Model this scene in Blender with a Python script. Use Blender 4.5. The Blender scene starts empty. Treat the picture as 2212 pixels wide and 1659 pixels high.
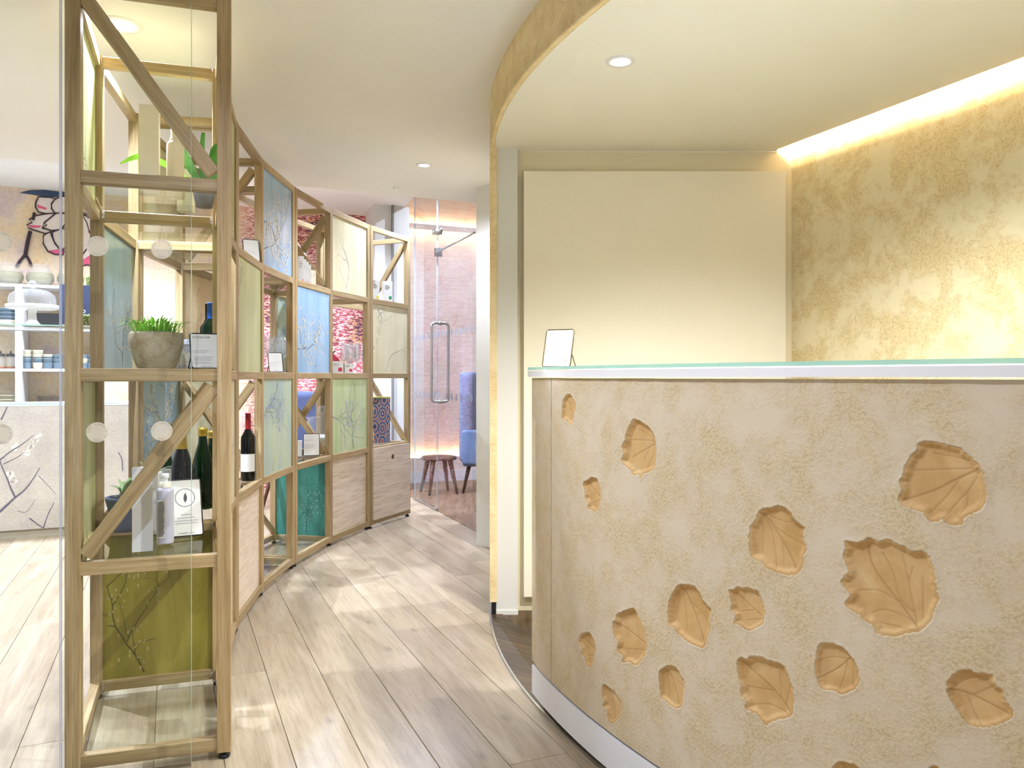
import bpy, bmesh, math, random
import numpy as np
from mathutils import Matrix, Vector

# ------------------------------------------------------------------ camera, world, exposure
scene = bpy.context.scene
FPX, CX, HY, CAMZ = 1690.0, 1106.0, 813.0, 1.15
cam_data = bpy.data.cameras.new('camera')
cam_data.sensor_width = 36.0
cam_data.lens = 36.0 * FPX / 2212.0
cam_data.shift_y = -(829.5 - HY) / 2212.0
cam_data.clip_start = 0.02
cam = bpy.data.objects.new('camera', cam_data)
cam.location = (0, 0, CAMZ)
cam.rotation_euler = (math.pi / 2, 0, 0)
scene.collection.objects.link(cam)
scene.camera = cam
scene.view_settings.view_transform = 'Standard'
scene.view_settings.look = 'None'
scene.view_settings.gamma = 1.0
scene.view_settings.use_curve_mapping = False
scene.view_settings.exposure = 0.22
world = bpy.data.worlds.new('World')
scene.world = world
world.use_nodes = True
world.node_tree.nodes['Background'].inputs[0].default_value = (0.92, 1.0, 1.2, 1)
world.node_tree.nodes['Background'].inputs[1].default_value = 0.7
scene.cycles.max_bounces = 6
scene.cycles.diffuse_bounces = 4
scene.cycles.glossy_bounces = 3
scene.cycles.adaptive_threshold = 0.12
scene.cycles.adaptive_min_samples = 16
scene.cycles.transparent_max_bounces = 40
scene.cycles.caustics_reflective = False
scene.cycles.caustics_refractive = False
scene.cycles.sample_clamp_indirect = 6.0

WARM = (0.97, 1.0, 1.02)
NEUT = (0.92, 1.0, 1.25)
COOL = (0.80, 0.95, 1.3)

# ------------------------------------------------------------------ helpers
COL = scene.collection
WM = {}
PI = math.pi


def S(r, g, b):
    f = lambda c: (c / 255 / 12.92) if c / 255 <= 0.04045 else ((c / 255 + 0.055) / 1.055) ** 2.4
    return (f(r), f(g), f(b), 1.0)


def tag(o, label=None, cat=None, group=None, kind=None):
    if label: o['label'] = label
    if cat: o['category'] = cat
    if group: o['group'] = group
    if kind: o['kind'] = kind
    return o


def put(name, me, parent=None, M=None, mat=None):
    o = bpy.data.objects.new(name, me)
    COL.objects.link(o)
    M = M.copy() if M is not None else Matrix.Identity(4)
    if parent is not None:
        o.parent = parent
        o.matrix_parent_inverse = WM[parent].inverted()
    o.matrix_basis = M
    WM[o] = M
    if mat is not None and me is not None and not me.materials:
        me.materials.append(mat)
    return o


def empty(name, loc, rz=0.0):
    o = put(name, None, None, Matrix.Translation(Vector(loc)) @ Matrix.Rotation(rz, 4, 'Z'))
    o.empty_display_size = 0.05
    return o


class MB:
    def __init__(self):
        self.v, self.f, self.s = [], [], []

    def add(self, vs, fs, smooth=False):
        n = len(self.v)
        self.v += [tuple(p) for p in vs]
        self.f += [tuple(i + n for i in f) for f in fs]
        self.s += [smooth] * len(fs)
        return self

    def box(self, x0, x1, y0, y1, z0, z1):
        return self.add([(x0, y0, z0), (x1, y0, z0), (x1, y1, z0), (x0, y1, z0), (x0, y0, z1), (x1, y0, z1), (x1, y1, z1), (x0, y1, z1)],
                        [(3, 2, 1, 0), (4, 5, 6, 7), (0, 1, 5, 4), (1, 2, 6, 5), (2, 3, 7, 6), (3, 0, 4, 7)])

    def prism(self, poly, z0, z1):
        n = len(poly)
        vs = [(x, y, z0) for x, y in poly] + [(x, y, z1) for x, y in poly]
        fs = [tuple(range(n))[::-1], tuple(range(n, 2 * n))] + [(i, (i + 1) % n, n + (i + 1) % n, n + i) for i in range(n)]
        return self.add(vs, fs)

    def lathe(self, prof, seg=28, c=(0, 0, 0), smooth=True, squash=1.0):
        vs, fs = [], []
        for r, z in prof:
            for k in range(seg):
                a = 2 * PI * k / seg
                vs.append((c[0] + r * math.cos(a), c[1] + r * math.sin(a) * squash, c[2] + z))
        for i in range(len(prof) - 1):
            for k in range(seg):
                k2 = (k + 1) % seg
                fs.append((i * seg + k, i * seg + k2, (i + 1) * seg + k2, (i + 1) * seg + k))
        return self.add(vs, fs, smooth)

    def tube(self, pts, r, seg=8, closed=False, radii=None):
        pts = [Vector(p) for p in pts]
        n = len(pts)
        vs, fs = [], []
        up = Vector((0.13, 0.21, 0.97))
        for i, p in enumerate(pts):
            if closed:
                t = pts[(i + 1) % n] - pts[i - 1]
            else:
                t = pts[min(i + 1, n - 1)] - pts[max(i - 1, 0)]
            t.normalize()
            a = t.cross(up)
            if a.length < 0.05: a = t.cross(Vector((1, 0, 0)))
            a.normalize()
            b = a.cross(t)
            rr = radii[i] if radii else r
            for k in range(seg):
                w = 2 * PI * k / seg
                vs.append(p + a * (rr * math.cos(w)) + b * (rr * math.sin(w)))
        m = n if closed else n - 1
        for i in range(m):
            j = (i + 1) % n
            for k in range(seg):
                k2 = (k + 1) % seg
                fs.append((i * seg + k, i * seg + k2, j * seg + k2, j * seg + k))
        if not closed:
            fs += [tuple(range(seg))[::-1], tuple(range((n - 1) * seg, n * seg))]
        return self.add(vs, fs, True)

    def mesh(self, name):
        me = bpy.data.meshes.new(name)
        me.from_pydata(self.v, [], self.f)
        me.polygons.foreach_set('use_smooth', self.s)
        me.update()
        return me

    def build(self, name, mat, parent=None, M=None):
        return put(name, self.mesh(name), parent, M, mat)


BEV = {}


def bar_mesh(l, w, d, bev=0.0015):
    """a bar along local Z, chamfered long edges, 'l' long, section w (x) by d (y)"""
    key = (round(l, 3), round(w, 4), round(d, 4))
    if key in BEV: return BEV[key]
    x, y, z, c = w / 2, d / 2, l / 2, bev
    sec = [(-x + c, -y), (x - c, -y), (x, -y + c), (x, y - c), (x - c, y), (-x + c, y), (-x, y - c), (-x, -y + c)]
    me = MB().prism(sec, -z, z).mesh('bar')
    BEV[key] = me
    return me


def bar(name, p0, p1, w, d, side, mat, parent, bev=0.0015):
    """rectangular bar p0->p1; local X along 'side' as nearly as possible"""
    p0, p1 = Vector(p0), Vector(p1)
    z = (p1 - p0)
    l = z.length
    z.normalize()
    x = Vector(side)
    x = (x - z * x.dot(z)).normalized()
    y = z.cross(x)
    M = Matrix(((x.x, y.x, z.x, 0), (x.y, y.y, z.y, 0), (x.z, y.z, z.z, 0), (0, 0, 0, 1)))
    M.translation = (p0 + p1) / 2
    key = (round(l, 3), round(w, 4), round(d, 4), mat.name)
    if key not in BEV:
        me = bar_mesh(l, w, d, bev).copy()
        me.materials.append(mat)
        BEV[key] = me
    return put(name, BEV[key], parent, M)


def frame(origin, xdir, up=(0, 0, 1)):
    """matrix: local X = xdir, local Z = up, local Y = Z x X"""
    x = Vector(xdir).normalized()
    z = Vector(up)
    z = (z - x * z.dot(x)).normalized()
    y = z.cross(x)
    M = Matrix(((x.x, y.x, z.x, 0), (x.y, y.y, z.y, 0), (x.z, y.z, z.z, 0), (0, 0, 0, 1)))
    M.translation = Vector(origin)
    return M


def T(x, y, z, rz=0.0):
    return Matrix.Translation((x, y, z)) @ Matrix.Rotation(rz, 4, 'Z')


def at(x, Y):
    return (x - CX) / FPX * Y


GLY = {}


def glyph(ch):
    if ch not in GLY:
        cu = bpy.data.curves.new('g', 'FONT')
        cu.body = ch
        cu.align_x = 'CENTER'
        ob = bpy.data.objects.new('g', cu)
        me = bpy.data.meshes.new_from_object(ob)
        GLY[ch] = ([tuple(v.co) for v in me.vertices], [tuple(p.vertices) for p in me.polygons])
        bpy.data.objects.remove(ob)
        bpy.data.curves.remove(cu)
        bpy.data.meshes.remove(me)
    return GLY[ch]


def text_mb(body, size, align='LEFT', mb=None, off=(0, 0, 0)):
    """flat lettering in the local XZ plane, facing -Y"""
    mb = mb or MB()
    key = (body, align)
    if key not in GLY:
        cu = bpy.data.curves.new('g', 'FONT')
        cu.body = body
        cu.align_x = align
        ob = bpy.data.objects.new('g', cu)
        me = bpy.data.meshes.new_from_object(ob)
        GLY[key] = ([tuple(v.co) for v in me.vertices], [tuple(p.vertices) for p in me.polygons])
        bpy.data.objects.remove(ob)
        bpy.data.curves.remove(cu)
        bpy.data.meshes.remove(me)
    vs, fs = GLY[key]
    mb.add([(off[0] + v[0] * size, off[1], off[2] + v[1] * size) for v in vs], fs)
    return mb


# ------------------------------------------------------------------ materials
MATS = {}


def base_mat(name):
    m = bpy.data.materials.new(name)
    m.use_nodes = True
    MATS[name] = m
    nt = m.node_tree
    return m, nt, nt.nodes['Principled BSDF']


def N(nt, t, **kw):
    n = nt.nodes.new(t)
    for k, v in kw.items():
        if k in n.inputs: n.inputs[k].default_value = v
        else: setattr(n, k, v)
    return n


def coords(nt, scale, kind='Object'):
    tc = N(nt, 'ShaderNodeTexCoord')
    mp = N(nt, 'ShaderNodeMapping')
    mp.inputs['Scale'].default_value = scale
    nt.links.new(tc.outputs[kind], mp.inputs[0])
    return mp.outputs[0]


def ramp(nt, fac, stops):
    r = N(nt, 'ShaderNodeValToRGB')
    e = r.color_ramp.elements
    while len(e) < len(stops): e.new(0.5)
    for k, (p, c) in enumerate(stops):
        e[k].position = p
        e[k].color = c if len(c) == 4 else (*c, 1)
    nt.links.new(fac, r.inputs[0])
    return r.outputs[0]


def mix(nt, fac, a, b, mode='MIX'):
    n = N(nt, 'ShaderNodeMix', data_type='RGBA', blend_type=mode)
    for i, s in ((0, fac), (6, a), (7, b)):
        if hasattr(s, 'node'): nt.links.new(s, n.inputs[i])
        else: n.inputs[i].default_value = s
    return n.outputs[2]


def noise(nt, vec, scale, detail=4.0, rough=0.55, dist=0.0):
    n = N(nt, 'ShaderNodeTexNoise', Scale=scale, Detail=detail, Roughness=rough, Distortion=dist)
    nt.links.new(vec, n.inputs['Vector'])
    return n.outputs['Fac']


def bump(nt, bs, h, strength, dist):
    b = N(nt, 'ShaderNodeBump', Strength=strength, Distance=dist)
    nt.links.new(h, b.inputs['Height'])
    nt.links.new(b.outputs[0], bs.inputs['Normal'])


def plain(name, col, rough=0.5, metal=0.0, var=0.04, scale=9.0, spec=0.4):
    m, nt, bs = base_mat(name)
    v = coords(nt, (1, 1, 1))
    n = noise(nt, v, scale)
    dark = tuple(c * (1 - var) for c in col[:3]) + (1,)
    lite = tuple(min(1, c * (1 + var)) for c in col[:3]) + (1,)
    nt.links.new(ramp(nt, n, [(0.3, dark), (0.7, lite)]), bs.inputs['Base Color'])
    bs.inputs['Roughness'].default_value = rough
    bs.inputs['Metallic'].default_value = metal
    bs.inputs['Specular IOR Level'].default_value = spec
    return m


def emit(name, col, st):
    m, nt, bs = base_mat(name)
    bs.inputs['Base Color'].default_value = (0.8, 0.8, 0.8, 1)
    bs.inputs['Emission Color'].default_value = (*col[:3], 1)
    bs.inputs['Emission Strength'].default_value = st
    return m


def glass(name, tint=(1, 1, 1), rough=0.0, ior=1.4, haze=0.0, hazecol=(.8, .8, .8)):
    """thin pane: clear transmission tinted + Fresnel reflection"""
    m, nt, bs = base_mat(name)
    out = nt.nodes['Material Output']
    nt.nodes.remove(bs)
    tr = N(nt, 'ShaderNodeBsdfTransparent')
    tr.inputs[0].default_value = (*tint, 1)
    gl = N(nt, 'ShaderNodeBsdfGlossy')
    gl.inputs['Roughness'].default_value = rough
    fr = N(nt, 'ShaderNodeFresnel', IOR=ior)
    mx = N(nt, 'ShaderNodeMixShader')
    ge = N(nt, 'ShaderNodeNewGeometry')
    fm = N(nt, 'ShaderNodeMath', operation='SUBTRACT', use_clamp=True)
    nt.links.new(fr.outputs[0], fm.inputs[0])
    nt.links.new(ge.outputs['Backfacing'], fm.inputs[1])
    nt.links.new(fm.outputs[0], mx.inputs[0])
    src = tr.outputs[0]
    if haze > 0:
        df = N(nt, 'ShaderNodeBsdfDiffuse')
        df.inputs[0].default_value = (*hazecol, 1)
        m2 = N(nt, 'ShaderNodeMixShader')
        m2.inputs[0].default_value = haze
        nt.links.new(tr.outputs[0], m2.inputs[1])
        nt.links.new(df.outputs[0], m2.inputs[2])
        src = m2.outputs[0]
    nt.links.new(src, mx.inputs[1])
    nt.links.new(gl.outputs[0], mx.inputs[2])
    nt.links.new(mx.outputs[0], out.inputs[0])
    return m


def wood(name, c0, c1, c2, long=(60, 60, 2.2), rough=0.42, bumpy=0.15, rand=0.12):
    m, nt, bs = base_mat(name)
    tc = N(nt, 'ShaderNodeTexCoord')
    oi = N(nt, 'ShaderNodeObjectInfo')
    add = N(nt, 'ShaderNodeVectorMath', operation='ADD')
    sc = N(nt, 'ShaderNodeVectorMath', operation='SCALE')
    cmb = N(nt, 'ShaderNodeCombineXYZ')
    for i in range(3): nt.links.new(oi.outputs['Random'], cmb.inputs[i])
    nt.links.new(cmb.outputs[0], sc.inputs[0])
    sc.inputs['Scale'].default_value = 13.0
    nt.links.new(tc.outputs['Object'], add.inputs[0])
    nt.links.new(sc.outputs[0], add.inputs[1])
    mp = N(nt, 'ShaderNodeMapping')
    mp.inputs['Scale'].default_value = long
    nt.links.new(add.outputs[0], mp.inputs[0])
    g = noise(nt, mp.outputs[0], 1.0, 5.0, 0.6, 0.6)
    mp2 = N(nt, 'ShaderNodeMapping')
    mp2.inputs['Scale'].default_value = tuple(s * 4.2 for s in long)
    nt.links.new(add.outputs[0], mp2.inputs[0])
    g2 = noise(nt, mp2.outputs[0], 1.0, 3.0, 0.5, 0.0)
    col = ramp(nt, g, [(0.30, c0), (0.52, c1), (0.72, c2)])
    dark = ramp(nt, g2, [(0.34, (0.62, 0.58, 0.52, 1)), (0.5, (1, 1, 1, 1))])
    col = mix(nt, 0.55, col, dark, 'MULTIPLY')
    rr = N(nt, 'ShaderNodeMapRange')
    rr.inputs[3].default_value = 1 - rand
    rr.inputs[4].default_value = 1 + rand
    nt.links.new(oi.outputs['Random'], rr.inputs[0])
    hsv = N(nt, 'ShaderNodeHueSaturation')
    nt.links.new(rr.outputs[0], hsv.inputs['Value'])
    nt.links.new(col, hsv.inputs['Color'])
    nt.links.new(hsv.outputs[0], bs.inputs['Base Color'])
    bs.inputs['Roughness'].default_value = rough
    bs.inputs['Specular IOR Level'].default_value = 0.35
    bump(nt, bs, g2, bumpy, 0.002)
    return m


OAK = wood('oak', S(150, 125, 84), S(170, 146, 104), S(187, 167, 130))
OAKP = wood('pale oak veneer', S(208, 190, 166), S(222, 206, 186), S(232, 218, 200), long=(1.6, 18, 26), rand=0.03, bumpy=0.06)
DARKW = wood('dark oak', S(62, 46, 28), S(88, 68, 42), S(118, 92, 58), long=(50, 3, 50), rand=0.3)
WALNUT = wood('walnut leg', S(70, 48, 34), S(90, 64, 46), S(110, 80, 60))
TINTEDF = wood('glass-tinted floor', S(120, 92, 66), S(142, 112, 84), S(160, 130, 100), long=(30, 2.5, 30), rand=0.0)  # brown tone stands for the glass tint and reflection over pale planks


def plank_mat():
    m, nt, bs = base_mat('limed oak plank')
    tc = N(nt, 'ShaderNodeTexCoord')
    oi = N(nt, 'ShaderNodeObjectInfo')
    cmb = N(nt, 'ShaderNodeCombineXYZ')
    for i in range(3): nt.links.new(oi.outputs['Random'], cmb.inputs[i])
    sc = N(nt, 'ShaderNodeVectorMath', operation='SCALE')
    sc.inputs['Scale'].default_value = 37.0
    nt.links.new(cmb.outputs[0], sc.inputs[0])
    add = N(nt, 'ShaderNodeVectorMath', operation='ADD')
    nt.links.new(tc.outputs['Object'], add.inputs[0])
    nt.links.new(sc.outputs[0], add.inputs[1])
    mp = N(nt, 'ShaderNodeMapping')
    mp.inputs['Scale'].default_value = (9, 1.1, 1)
    nt.links.new(add.outputs[0], mp.inputs[0])
    g = noise(nt, mp.outputs[0], 1.0, 3.0, 0.5, 1.6)
    # cathedral grain: fine lines that follow the contours of the slow noise
    mul = N(nt, 'ShaderNodeMath', operation='MULTIPLY')
    mul.inputs[1].default_value = 95.0
    nt.links.new(g, mul.inputs[0])
    sn = N(nt, 'ShaderNodeMath', operation='SINE')
    nt.links.new(mul.outputs[0], sn.inputs[0])
    mr = N(nt, 'ShaderNodeMapRange')
    mr.inputs[1].default_value = -1
    nt.links.new(sn.outputs[0], mr.inputs[0])
    mp2 = N(nt, 'ShaderNodeMapping')
    mp2.inputs['Scale'].default_value = (90, 5, 1)
    nt.links.new(add.outputs[0], mp2.inputs[0])
    g2 = noise(nt, mp2.outputs[0], 1.0, 3.0, 0.6)
    col = ramp(nt, g, [(0.25, S(158, 141, 116)), (0.5, S(174, 158, 133)), (0.75, S(186, 172, 149))])
    col = mix(nt, 0.10, col, ramp(nt, mr.outputs[0], [(0.0, S(150, 124, 88)), (0.45, S(235, 225, 205))]), 'MULTIPLY')
    col = mix(nt, 0.22, col, ramp(nt, g2, [(0.35, S(150, 130, 105)), (0.55, (1, 1, 1, 1))]), 'MULTIPLY')
    # knots
    mp3 = N(nt, 'ShaderNodeMapping')
    mp3.inputs['Scale'].default_value = (3.4, 1.5, 1)
    nt.links.new(add.outputs[0], mp3.inputs[0])
    vo = N(nt, 'ShaderNodeTexVoronoi', Scale=1.0)
    vo.voronoi_dimensions = '2D'
    nt.links.new(mp3.outputs[0], vo.inputs['Vector'])
    sepc = N(nt, 'ShaderNodeSeparateColor')
    nt.links.new(vo.outputs['Color'], sepc.inputs[0])
    gt = N(nt, 'ShaderNodeMath', operation='GREATER_THAN')
    gt.inputs[1].default_value = 0.55
    nt.links.new(sepc.outputs[0], gt.inputs[0])
    kn = ramp(nt, vo.outputs['Distance'], [(0.0, (0.85, 0.85, 0.85, 1)), (0.022, (0.45, 0.45, 0.45, 1)), (0.07, (0, 0, 0, 1))])
    km = N(nt, 'ShaderNodeMath', operation='MULTIPLY')
    nt.links.new(kn, km.inputs[0])
    nt.links.new(gt.outputs[0], km.inputs[1])
    k2 = N(nt, 'ShaderNodeMath', operation='MULTIPLY')
    k2.inputs[1].default_value = 0.7
    nt.links.new(km.outputs[0], k2.inputs[0])
    col = mix(nt, k2.outputs[0], col, S(92, 82, 74))
    rr = N(nt, 'ShaderNodeMapRange')
    rr.inputs[3].default_value = 0.86
    rr.inputs[4].default_value = 1.10
    nt.links.new(oi.outputs['Random'], rr.inputs[0])
    hsv = N(nt, 'ShaderNodeHueSaturation')
    nt.links.new(rr.outputs[0], hsv.inputs['Value'])
    nt.links.new(col, hsv.inputs['Color'])
    nt.links.new(hsv.outputs[0], bs.inputs['Base Color'])
    bs.inputs['Roughness'].default_value = 0.30
    bs.inputs['Specular IOR Level'].default_value = 0.35
    bump(nt, bs, g2, 0.08, 0.002)
    return m


PLANK = plank_mat()


def plaster(name, lite, dark, bump_s=0.55, sc=1.0, lo=0.40, hi=0.60):
    """rough skimmed plaster: trowelled pale patches over coarse sandy texture"""
    m, nt, bs = base_mat(name)
    v = coords(nt, (sc, sc, sc))
    big = noise(nt, v, 10.0, 8.0, 0.74, 0.3)
    fine = noise(nt, v, 150.0, 2.0, 0.6)
    f = ramp(nt, big, [(lo, (0, 0, 0, 1)), (hi, (1, 1, 1, 1))])
    worm = ramp(nt, fine, [(0.40, (0.84, 0.80, 0.72, 1)), (0.52, (1.03, 1.02, 1.0, 1))])
    rough_c = mix(nt, 0.8, dark, worm, 'MULTIPLY')
    nt.links.new(mix(nt, f, rough_c, lite), bs.inputs['Base Color'])
    bs.inputs['Roughness'].default_value = 0.9
    bs.inputs['Specular IOR Level'].default_value = 0.15
    inv = N(nt, 'ShaderNodeMath', operation='SUBTRACT')
    inv.inputs[0].default_value = 1.15
    nt.links.new(f, inv.inputs[1])
    m1 = N(nt, 'ShaderNodeMath', operation='MULTIPLY')
    nt.links.new(fine, m1.inputs[0])
    nt.links.new(inv.outputs[0], m1.inputs[1])
    bump(nt, bs, m1.outputs[0], bump_s, 0.004)
    return m


PL_DESK = plaster('desk plaster', S(210, 195, 168), S(204, 186, 150), 0.5)
PL_WALL = plaster('wall plaster', S(238, 224, 184), S(226, 207, 160), 0.35, 0.7, 0.44, 0.56)
PL_EDGE = plaster('fascia plaster', S(242, 222, 176), S(232, 208, 158), 0.6)


def leaf_mat():
    m, nt, bs = base_mat('stained leaf print')
    v = coords(nt, (1, 1, 1))
    n = noise(nt, v, 14.0, 4.0, 0.55, 0.4)
    col = ramp(nt, n, [(0.30, S(186, 148, 92)), (0.50, S(200, 163, 108)), (0.66, S(206, 174, 122)), (0.78, S(218, 194, 150))])
    at_ = N(nt, 'ShaderNodeAttribute', attribute_name='vein')
    col = mix(nt, at_.outputs['Fac'], col, S(146, 108, 58))
    nt.links.new(col, bs.inputs['Base Color'])
    bs.inputs['Roughness'].default_value = 0.6
    bs.inputs['Specular IOR Level'].default_value = 0.25
    return m


LEAFM = leaf_mat()
CEIL = plain('ceiling paint', S(244, 243, 238), 0.85, var=0.015, scale=2.0, spec=0.2)
SOFFIT = plain('soffit paint', S(246, 244, 230), 0.6, var=0.01, scale=2.0, spec=0.3)
CREAM_SHADE = plain('shade-toned cream paint', S(232, 220, 186), 0.5, var=0.012, scale=2.0, spec=0.3)  # darker copy of the cream, imitating shade under the soffit
CREAM = plain('cream paint', S(246, 238, 214), 0.5, var=0.012, scale=2.0, spec=0.3)
WHITEP = plain('white paint', S(222, 220, 212), 0.6, var=0.01, scale=3.0)
WHITEG = plain('white lacquer', S(232, 231, 230), 0.35, var=0.01)
WHITEC = plain('white ceramic', S(240, 240, 238), 0.2, var=0.01)
GREYK = plain('grey kick', S(128, 124, 116), 0.4, var=0.05)
STEEL = plain('brushed steel', S(190, 190, 188), 0.28, metal=1.0, var=0.06, scale=40)
BLACK = plain('black', S(26, 25, 24), 0.45, var=0.1)
BRASS = plain('dark bronze wire', S(92, 78, 40), 0.35, metal=0.7, var=0.1)
BRONZ = plain('black wire', S(34, 30, 26), 0.4, metal=0.4, var=0.1)
PAPER = plain('card paper', S(216, 214, 208), 0.7, var=0.01)
INK = plain('grey ink', S(84, 82, 86), 0.7, var=0.02)
INKP = plain('pale small print', S(164, 162, 166), 0.7, var=0.02)
INKD = plain('dark ink', S(70, 68, 70), 0.7, var=0.02)
VINYL = glass('frosted vinyl', (1, 1, 1), 0.3, 1.2, 0.80, S(214, 206, 186)[:3])
VINK = plain('vinyl lettering', S(140, 136, 122), 0.6, var=0.02)
PANE = glass('clear pane', (0.985, 0.995, 0.985), 0.0, 1.35)
PANE2 = glass('far pane', (0.95, 0.96, 0.99), 0.0, 1.4)
SHELFG = glass('shelf glass', (0.975, 0.988, 0.978), 0.0, 1.5)
FEDGE = glass('grey glass edge', (0.85, 0.9, 0.92), 0.05, 1.5, 0.4, (.72, .76, .8))
GEDGE = glass('polished glass edge', (0.72, 0.90, 0.84), 0.05, 1.5, 0.55, S(190, 224, 212)[:3])
CLEARG = glass('hazed glassware', (0.95, 0.965, 0.97), 0.03, 1.9, 0.10, (0.9, 0.93, 0.96))  # pale haze mixed into the colour to make clear glass visible
GREENB = glass('green bottle glass', (0.05, 0.22, 0.06), 0.03, 1.5, 0.35, (0.004, 0.03, 0.008))
DARKB = glass('dark bottle glass', (0.03, 0.03, 0.02), 0.03, 1.5, 0.6, (0.006, 0.006, 0.005))
REDF = plain('red foil', S(150, 28, 34), 0.35, var=0.1)
GOLDF = plain('gold foil', S(206, 172, 70), 0.35, metal=0.5, var=0.1)
ORANGE = plain('orange label', S(226, 110, 40), 0.5)
BLUEF = plain('blue foil', S(40, 90, 170), 0.35, var=0.1)
STONE = plaster('aged pot stone', S(190, 180, 155), S(160, 145, 110), 0.6, 1.4)
LEAFG = plain('bright leaf', S(140, 204, 54), 0.45, var=0.35, scale=30)
LEAFD = plain('fern leaf', S(70, 130, 40), 0.4, var=0.5, scale=12)
SUCC = plain('succulent leaf', S(150, 170, 120), 0.45, var=0.25, scale=40)
TRAIL = plain('trailing leaf', S(96, 124, 48), 0.5, var=0.4, scale=60)
TERRA = plain('terracotta', S(128, 84, 60), 0.7, var=0.2, scale=20)
BLUEPOT = plain('slate blue glaze', S(92, 100, 128), 0.35, var=0.15, scale=14)
PEBBLE = plain('pebble', S(120, 118, 116), 0.6, var=0.3, scale=30)
LILAC = plain('lilac grey plastic', S(186, 184, 200), 0.35, var=0.02)
SILVERB = plain('silver white carton', S(206, 206, 206), 0.5, var=0.02)
CARTON = plain('textured white carton', S(240, 232, 214), 0.7, var=0.03, scale=60)
IVORY = plain('ivory plastic', S(242, 232, 208), 0.4, var=0.01)
SLATE = plain('slate board', S(44, 54, 84), 0.7, var=0.08)
CHALK = plain('chalk', S(220, 224, 228), 0.8)
CUPB = plain('blue glaze', S(98, 114, 124), 0.4, var=0.25, scale=25)
CUPC = plain('cream glaze', S(196, 190, 164), 0.4, var=0.15, scale=25)
PLATE = plain('stone plate', S(148, 132, 110), 0.5, var=0.25, scale=12)
HERB = plain('dried herbs', S(140, 130, 92), 0.9, var=0.8, scale=320)
BLUECH = plain('blue upholstery', S(124, 142, 172), 0.8, var=0.1, scale=20)
NAVY = plain('navy upholstery', S(76, 86, 122), 0.8, var=0.1, scale=20)
PINK = plain('pink box', S(206, 60, 84), 0.5)
SKIRT = plain('skirting white', S(228, 226, 222), 0.5, var=0.01)
LEDW = emit('warm led', (1.0, 0.80, 0.56), 170)
LAMP = emit('lamp lens', (1.0, 0.96, 0.88), 14)
LAMPC = emit('cool lamp lens', (0.95, 0.97, 1.0), 14)


def paint_panel(name, ca, cb, streak=True, haze=0.0):
    m, nt, bs = base_mat(name)
    v = coords(nt, (5, 5, 1.4))
    n = noise(nt, v, 1.6, 5.0, 0.6, 0.5)
    v2 = coords(nt, (90, 90, 6))
    n2 = noise(nt, v2, 1.0, 3.0, 0.5)
    col = ramp(nt, n, [(0.32, ca), (0.68, cb)])
    col = mix(nt, 0.25, col, ramp(nt, n2, [(0.3, (0.8, 0.8, 0.78, 1)), (0.6, (1, 1, 1, 1))]), 'MULTIPLY')
    nt.links.new(col, bs.inputs['Base Color'])
    bs.inputs['Roughness'].default_value = 0.28
    bs.inputs['Specular IOR Level'].default_value = 0.3
    return m


PANELS = {
    'green': paint_panel('painted sage panel', S(176, 182, 122), S(204, 206, 156)),
    'blue': paint_panel('painted blue panel', S(128, 166, 198), S(168, 194, 214)),
    'cream': paint_panel('painted cream panel', S(212, 202, 160), S(226, 218, 186)),
    'bluegreen': paint_panel('painted celadon panel', S(160, 186, 186), S(196, 206, 166)),
    'leafgreen': paint_panel('painted leaf green panel', S(168, 190, 130), S(204, 212, 172)),
    'teal': paint_panel('painted teal panel', S(46, 112, 104), S(78, 142, 128)),
    'olive': paint_panel('painted olive panel', S(112, 104, 34), S(150, 138, 62)),
    'peach': paint_panel('painted peach panel', S(232, 200, 156), S(242, 222, 188)),
}
BRANCH = {k: plain('branch ' + k, c, 0.5, var=0.3, scale=40) for k, c in {
    'green': S(128, 132, 116), 'blue': S(92, 92, 110), 'cream': S(168, 158, 150), 'bluegreen': S(104, 110, 122),
    'leafgreen': S(110, 130, 118), 'teal': S(34, 84, 96), 'olive': S(74, 60, 26), 'peach': S(150, 116, 96)}.items()}
BLOSS = {k: plain('blossom ' + k, c, 0.5, var=0.06, scale=40) for k, c in {
    'green': S(226, 222, 186), 'blue': S(228, 216, 184), 'cream': S(246, 240, 220), 'bluegreen': S(164, 178, 206),
    'leafgreen': S(192, 196, 204), 'teal': S(104, 158, 146), 'olive': S(152, 140, 84), 'peach': S(248, 236, 210)}.items()}


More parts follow.
